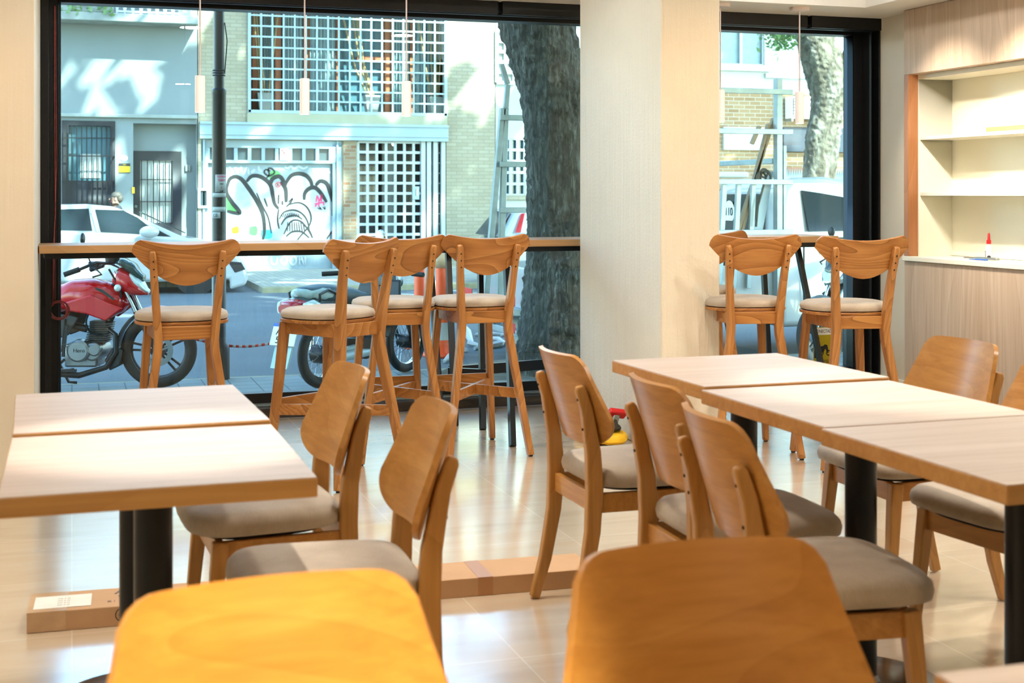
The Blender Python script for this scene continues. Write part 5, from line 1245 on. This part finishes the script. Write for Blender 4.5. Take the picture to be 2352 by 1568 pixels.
for d in (-.06, .03): rk.bar((xa + d * 1.6 - .04, yr0, .5), (xa + d * .3 + .06, yr0, K(1152, 250)[1]), .05, .06, (0, 1, 0))
rk.bar((xa + .07, yr0, K(1155, 250)[1]), (xa + .09, yr0, K(1160, 195)[1]), .045); rk.bar((xa + .09, yr0, K(1160, 195)[1]), (xa + .03, yr0, K(1153, 150)[1]), .045)
for py1 in (213, 304, 418, 532):
    zr = K(1786, py1)[1]; rk.bar((xa + 1.1, yr0 - .05, zr), (xb + .1, yr0 - .05, zr), .035, .05)
for py0 in (272, 378, 482):
    zl = K(1180, py0)[1]; rk.bar((xa + .0, yr0 - .05, zl), (xa + 1.1, yr0 - .05, zl), .035, .05)
rk.bar((xa + 1.1, yr0 - .02, .7), (xa + 1.1, yr0 - .02, K(1786, 213)[1]), .05)
for px in (1655, 1688, 1722): rk.bar((K(px - 8, 0)[0], yr0 + .02, .7), (K(px + 4, 0)[0], yr0 + .02, K(px, 418)[1]), .05, .04, (0, 1, 0))
rk.box(xb - .06, xb, WP, WP + .06, .5, zt_ - .75); rk.bar((xb - .03, 0, zt_ - .8), (xb - .03, WP, zt_ - .8), .05)
rk.build('carrier_rack', 'rust_rack', pk, .004)
for a_, c_ in (((1690, 548), (1778, 272)), ((1700, 548), (1766, 285)), ((1728, 330), (1745, 290))):
    p, q = K(*a_), K(*c_); MB().bar((p[0], yr0 + .07, p[1]), (q[0], yr0 + .07, q[1]), .03, .05, (0, 1, 0)).build('plank', 'plank_wood', pk)
p, q = K(1742, 548), K(1772, 392); MB().bar((p[0], yr0 + .1, p[1]), (q[0], yr0 + .1, q[1]), .09, .02, (0, 1, 0)).build('glass_offcut', 'grille_blue', pk)
x, z = K(1745, 402); m = MB()
for k in range(5): m.torus((x + random.uniform(-.03, .03), yr0 - .02, z + random.uniform(-.03, .03)), .045 + random.uniform(-.015, .015), .01, 1, 20, 6)
m.tube([(x, yr0 - .05, z - .05), (x - .08, yr0 - .05, z - .3), (x - .1, yr0 - .05, z - .5)], .012, 6); m.build('rope', 'bag_fabric', pk)
m = MB(); x, z = K(1700, 398); m.bar((x - .3, .5, zroof + .02), (x + .3, .5, zroof + .02), .25, .06); m.build('roof_load', 'paper_white', pk, .02)
# ------------------------------------------------------------------ cones, barrier tape, torn film
def cone(px, pyb, D, label):
    p = at(px, pyb, D=D); t = thing('traffic_cone', label, 'traffic cone', (p.x, p.y, GS), group='orange traffic cones in the street')
    MB().box(-.18, .18, -.18, .18, 0, .03).build('base', 'orange_plastic', t, .01)
    MB().lathe([(.12, .03), (.06, .52), (.055, .9), (.05, .98), (.035, 1.0), (.03, 1.05)], seg=28).build('cone_body', 'orange_plastic', t)
    m = MB(); m.lathe([(.1045, .17), (.0835, .34)], seg=28, caps=False); m.build('reflective_sleeve', 'tape_white', t)
    return t
cone(964, 790, 14.2, 'orange traffic cone behind the stools, the left one of two'); c2 = cone(1014, 800, 13.4, 'orange traffic cone with clear film tied round its top, the right one')
m = MB(); m.ball((0, 0, .95), .1, 14, 10, (1, 1, .9)); o = m.build('wrapped_film', 'clear_tape', c2)
m = MB(); a, c = at(450, 782, D=11.0), at(645, 787, D=11.3); n = 26; vs = []
for i in range(n + 1): p = a.lerp(c, i / n); z = p.z - .05 * math.sin(PI * i / n); vs += [(p.x, p.y, z), (p.x, p.y + .004 * math.sin(i), z + .022)]
fsr = [(2 * i, 2 * i + 2, 2 * i + 3, 2 * i + 1) for i in range(n)]
bt = thing('barrier_tape', 'red and white barrier tape strung beside the street pole', 'tape', a)
for nm, mt, par in (('red_tape', 'red_plastic', 0), ('white_tape', 'tape_white', 1)):
    m = MB(); m.add([Vector(v) - a for v in vs], [f for i, f in enumerate(fsr) if i % 2 == par]); o = m.build(nm, mt, bt); o.modifiers.new('t', 'SOLIDIFY').thickness = .001
m = MB(); rnd = random.Random(9)
for px0, py0, px1, py1, w in ((1062, 745, 1085, 790, .05), (1085, 790, 1110, 795, .03), (1090, 770, 1160, 768, .03), (1090, 800, 1160, 785, .04), (1020, 830, 1045, 815, .03), (1055, 800, 1075, 805, .05), (1110, 775, 1165, 790, .025), (1150, 770, 1200, 765, .03)):
    p, q = at(px0, py0, Z=GS + .02), at(px1, py1, Z=GS + .02)
    mid = (p + q) / 2 + Vector((rnd.uniform(-.1, .1), rnd.uniform(-.1, .1), .02)); m.tube([p, mid, q], [w * .5, w, w * .4], 6)
o = m.build('torn_plastic_film', 'tape_white', None); tag(o, 'torn white plastic strips lying on the road beside the right cone', 'plastic film', kind='stuff')
# ------------------------------------------------------------------ person walking behind the sedan
def person():
    D = 25.0; p = at(270, 442, D=D); hgt = p.z - GF
    t = thing('person', 'grey-haired person with glasses and dark top walking behind the white sedan', 'person', (p.x, p.y, GF), math.radians(90))
    k = hgt / 1.6
    J = {'pelvis': (0, 0, .84), 'waist': (0, .0, 1.0), 'chest': (0, .01, 1.18), 'neck': (0, .02, 1.33), 'headb': (0, .035, 1.40), 'headm': (0, .045, 1.49), 'headt': (0, .03, 1.56),
         'lsh': (.16, .0, 1.28), 'lel': (.2, -.06, 1.03), 'lwr': (.18, .06, .82), 'lha': (.17, .1, .74), 'rsh': (-.16, .0, 1.28), 'rel': (-.2, -.08, 1.03), 'rwr': (-.19, -.02, .81), 'rha': (-.18, .02, .73),
         'lhi': (.09, 0, .8), 'lkn': (.1, .12, .46), 'lan': (.1, .1, .08), 'lto': (.1, .24, .03), 'rhi': (-.09, 0, .8), 'rkn': (-.1, -.0, .45), 'ran': (-.1, -.24, .1), 'rto': (-.1, -.12, .03)}
    R = {'pelvis': .14, 'waist': .125, 'chest': .14, 'neck': .052, 'headb': .062, 'headm': .092, 'headt': .062, 'lsh': .07, 'lel': .042, 'lwr': .03, 'lha': .028, 'lhi': .095, 'lkn': .06, 'lan': .042, 'lto': .03}
    E_ = [('pelvis', 'waist'), ('waist', 'chest'), ('chest', 'neck'), ('neck', 'headb'), ('headb', 'headm'), ('headm', 'headt'), ('chest', 'lsh'), ('lsh', 'lel'), ('lel', 'lwr'), ('lwr', 'lha'), ('chest', 'rsh'), ('rsh', 'rel'), ('rel', 'rwr'), ('rwr', 'rha'), ('pelvis', 'lhi'), ('lhi', 'lkn'), ('lkn', 'lan'), ('lan', 'lto'), ('pelvis', 'rhi'), ('rhi', 'rkn'), ('rkn', 'ran'), ('ran', 'rto')]
    def skin(names, name, mat, grow=0.):
        names = list(names); me = bpy.data.meshes.new(name); ix = {n: i for i, n in enumerate(names)}
        me.from_pydata([tuple(c * k for c in J[n]) for n in names], [(ix[a], ix[b_]) for a, b_ in E_ if a in ix and b_ in ix], [])
        o = bpy.data.objects.new(name, me); COL.objects.link(o); o.parent = t; me.materials.append(MAT[mat])
        s = o.modifiers.new('skin', 'SKIN'); s.use_smooth_shade = True; lay = me.skin_vertices[0].data if me.skin_vertices else None
        if lay is None: bpy.context.view_layer.objects.active = o
        for n in names:
            r = (R.get(n) or R.get('l' + n[1:])) * k + grow; sv = me.skin_vertices[0].data[ix[n]]; sv.radius = (r, r * (.8 if n in ('pelvis', 'waist', 'chest') else 1)); sv.use_root = n == names[0]
        s2 = o.modifiers.new('sub', 'SUBSURF'); s2.levels = s2.render_levels = 2
        return o
    skin(J, 'body', 'skin')
    skin(['chest', 'waist', 'pelvis', 'lsh', 'lel', 'rsh', 'rel'], 'shirt', 'shirt_dark', .018)
    skin(['pelvis', 'lhi', 'lkn', 'lan', 'rhi', 'rkn', 'ran'], 'trousers', 'trousers', .016)
    m = MB(); m.ball((0, .015 * k, 1.535 * k), .104 * k, 22, 14, (.88, 1.0, .82)); m.ball((0, -.03 * k, 1.49 * k), .09 * k, 20, 12, (.9, .85, 1)); m.build('hair', 'hair_grey', t)
    m = MB(); m.sweep([(0, .125 * k, 1.50 * k), (0, .152 * k, 1.465 * k), (0, .135 * k, 1.45 * k)], [.016, .028, .026], [.02, .026, .01]); m.build('nose', 'skin', t, .006, subsurf=1)
    m = MB()
    for s in (-1, 1): m.ball((s * .088 * k, .035 * k, 1.475 * k), .03 * k, 12, 8, (.35, .7, 1.1))
    m.build('ear', 'skin', t)
    m = MB()
    for s in (-1, 1): m.torus((s * .035 * k, .135 * k, 1.492 * k), .024 * k, .0035, 1, 20, 6); m.tube([(s * .06 * k, .13 * k, 1.495 * k), (s * .092 * k, .03 * k, 1.49 * k)], .003, 6)
    m.build('glasses', 'ink_black', t)
    m = MB()
    for s in (-1, 1): m.ball((s * .035 * k, .122 * k, 1.492 * k), .012 * k, 10, 6)
    m.build('eye', 'ink_black', t)
    m = MB(); m.sweep([(-.025 * k, .118 * k, 1.425 * k), (0, .128 * k, 1.424 * k), (.025 * k, .118 * k, 1.425 * k)], [.008] * 3, [.008] * 3, (0, 0, 1)); m.build('mouth', 'red_plastic', t)
    for s in (-1, 1):
        m = MB(); hx_, hy, hz_ = (c * k for c in J['lha' if s > 0 else 'rha'])
        for q in range(4): m.tube([(hx_ + s * .002, hy - .022 + q * .014, hz_ - .01), (hx_ - s * .004, hy - .02 + q * .016, hz_ - .05 - .006 * (q in (1, 2))), (hx_ - s * .016, hy - .018 + q * .016, hz_ - .08 - .008 * (q in (1, 2)))], [.009, .0085, .006], 8)
        m.tube([(hx_ - s * .005, hy + .025, hz_ + .01), (hx_ - s * .012, hy + .045, hz_ - .02), (hx_ - s * .016, hy + .05, hz_ - .045)], [.01, .009, .006], 8); m.build('fingers', 'skin', t)
        m = MB(); ax, ay, az = (c * k for c in J['lan' if s > 0 else 'ran']); m.sweep([(ax, ay - .06, .035), (ax, ay + .05, .04), (ax, ay + .17, .025)], [.075, .085, .06], [.07, .08, .045]); m.build('shoe', 'ink_black', t, .02)
person()
# ================================================================== light, sky, camera
wd = bpy.data.worlds.new('World'); SC.world = wd; wd.use_nodes = True; nt = wd.node_tree
bg = nt.nodes['Background']; sky = nt.nodes.new('ShaderNodeTexSky'); sky.sky_type = 'NISHITA'; sky.sun_disc = False
sky.sun_elevation = math.radians(46); sky.sun_rotation = math.radians(150); sky.air_density = 1.0; sky.dust_density = .6
hsv = nt.nodes.new('ShaderNodeHueSaturation'); hsv.inputs['Saturation'].default_value = .95; nt.links.new(sky.outputs[0], hsv.inputs['Color']); nt.links.new(hsv.outputs[0], bg.inputs[0]); bg.inputs[1].default_value = SKY
def lamp(kind, name, loc_, target=None, **kw):
    d = bpy.data.lights.new(name, kind)
    for k_, v in kw.items(): setattr(d, k_, v)
    o = bpy.data.objects.new(name, d); COL.objects.link(o); o.location = loc_
    if target is not None: o.rotation_euler = (Vector(target) - Vector(loc_)).to_track_quat('-Z', 'Y').to_euler()
    return o
lamp('SUN', 'sun', (0, 0, 30), (-.36 * 10, .62 * 10, 30 - .70 * 10), energy=SUN, angle=math.radians(.9), color=(1, .96, .88))
WARM = (1, .89, .75); AMB = (1, .70, .36); NEU = (1, .92, .8)
def spot(n, p, q, e, ang, blend=.4, c=WARM, r=.03):
    lamp('SPOT', n, p, q, energy=e * LAMP, spot_size=math.radians(ang), spot_blend=blend, color=c, shadow_soft_size=r)
spot('spot_left_table', (.2, 3.1, 2.7), (.2, 3.1, 0), 210, 26, .6)
spot('spot_right_table', (2.3, 3.35, 2.7), (2.3, 3.3, 0), 165, 34, .6)
spot('spot_aisle', (1.05, 4.2, 2.7), (1.05, 4.2, 0), 100, 44, .8)
spot('spot_front_left', (.15, .35, 2.7), (.22, 1.62, .65), 760, 23, .6, (1, .82, .40))
spot('spot_front_right', (1.25, .3, 2.7), (.9, 1.65, .6), 90, 50, .9, (1, .62, .24))  # added weak amber fill, tints the darker front chair back
spot('spot_shelf', (4.45, 5.95, 2.47), (5.1, 5.9, 2.15), 190, 60, .8)
spot('spot_niche', (4.2, 5.9, 2.47), (5.3, 6.3, 1.5), 300, 60, .9)
spot('spot_shelf_far', (4.35, 7.0, 2.47), (5.2, 6.95, 1.5), 110, 70, .9)
spot('spot_pillar', (3.0, 4.7, 2.7), (3.0, 6.2, 1.2), 48, 70, .9, (1, .52, .16))
spot('spot_left_wall', (-.6, 5.0, 2.7), (-.4, 6.6, 1.1), 34, 70, .9, (1, .52, .16))
spot('spot_stools', (1.6, 6.0, 2.7), (1.6, 6.4, 0), 70, 80, .9)
spot('spot_stools_right', (3.5, 5.2, 2.7), (3.5, 5.6, 0), 60, 70, .9)
for i, (x, y) in enumerate(((.7, 6.3), (1.7, 6.6), (4.1, 6.5))):
    lamp('AREA', 'window_downlight', (x, y, 2.77), (x, y, 0), energy=COOL, shape='DISK', size=.2, color=(.92, .97, 1))  # added cool fill lights, boosting the daylight on the floor by the windows
for x in (.667, 1.24, 1.825, 3.82, 4.375): spot('pendant_light', (x, 7.55, 1.745), (x, 7.55, 0), 9, 100, .8, NEU, .02)
for i, (x, y, k_) in enumerate(((-1.4, 2.2, .8), (3.9, 2.6, .9), (3.9, 4.4, .8), (1.0, 4.0, .8), (2.9, 4.0, .7), (-.8, 4.6, .5), (1.4, -2.2, .4))):
    lamp('AREA', 'ceiling_downlight', (x, y, 2.77), (x, y, 0), energy=FILL * k_, shape='DISK', size=.2, color=(1, .93, .82))
cam = bpy.data.cameras.new('camera'); co = bpy.data.objects.new('camera', cam); COL.objects.link(co); SC.camera = co
co.location = (0, 0, CH); co.rotation_euler = (PI / 2, 0, -YAW); cam.sensor_width = 36; cam.lens = FPX / 2352 * 36; cam.shift_y = -(784 - HY) / 2352
cam.clip_start = .05; cam.clip_end = 200; cam.dof.use_dof = True; cam.dof.focus_distance = 7.6; cam.dof.aperture_fstop = 5.6
v = SC.view_settings; v.view_transform = 'Standard'; v.look = 'None'; v.exposure = EXPO; v.gamma = 1; v.use_curve_mapping = False
cy = SC.cycles; cy.max_bounces = 8; cy.diffuse_bounces = 4; cy.glossy_bounces = 4; cy.transmission_bounces = 4; cy.transparent_max_bounces = 10
cy.caustics_reflective = False; cy.caustics_refractive = False; cy.sample_clamp_indirect = 6; cy.use_denoising = True
for o in list(bpy.data.objects):
    if o.name.startswith('crown') or o.type == 'EMPTY': pass
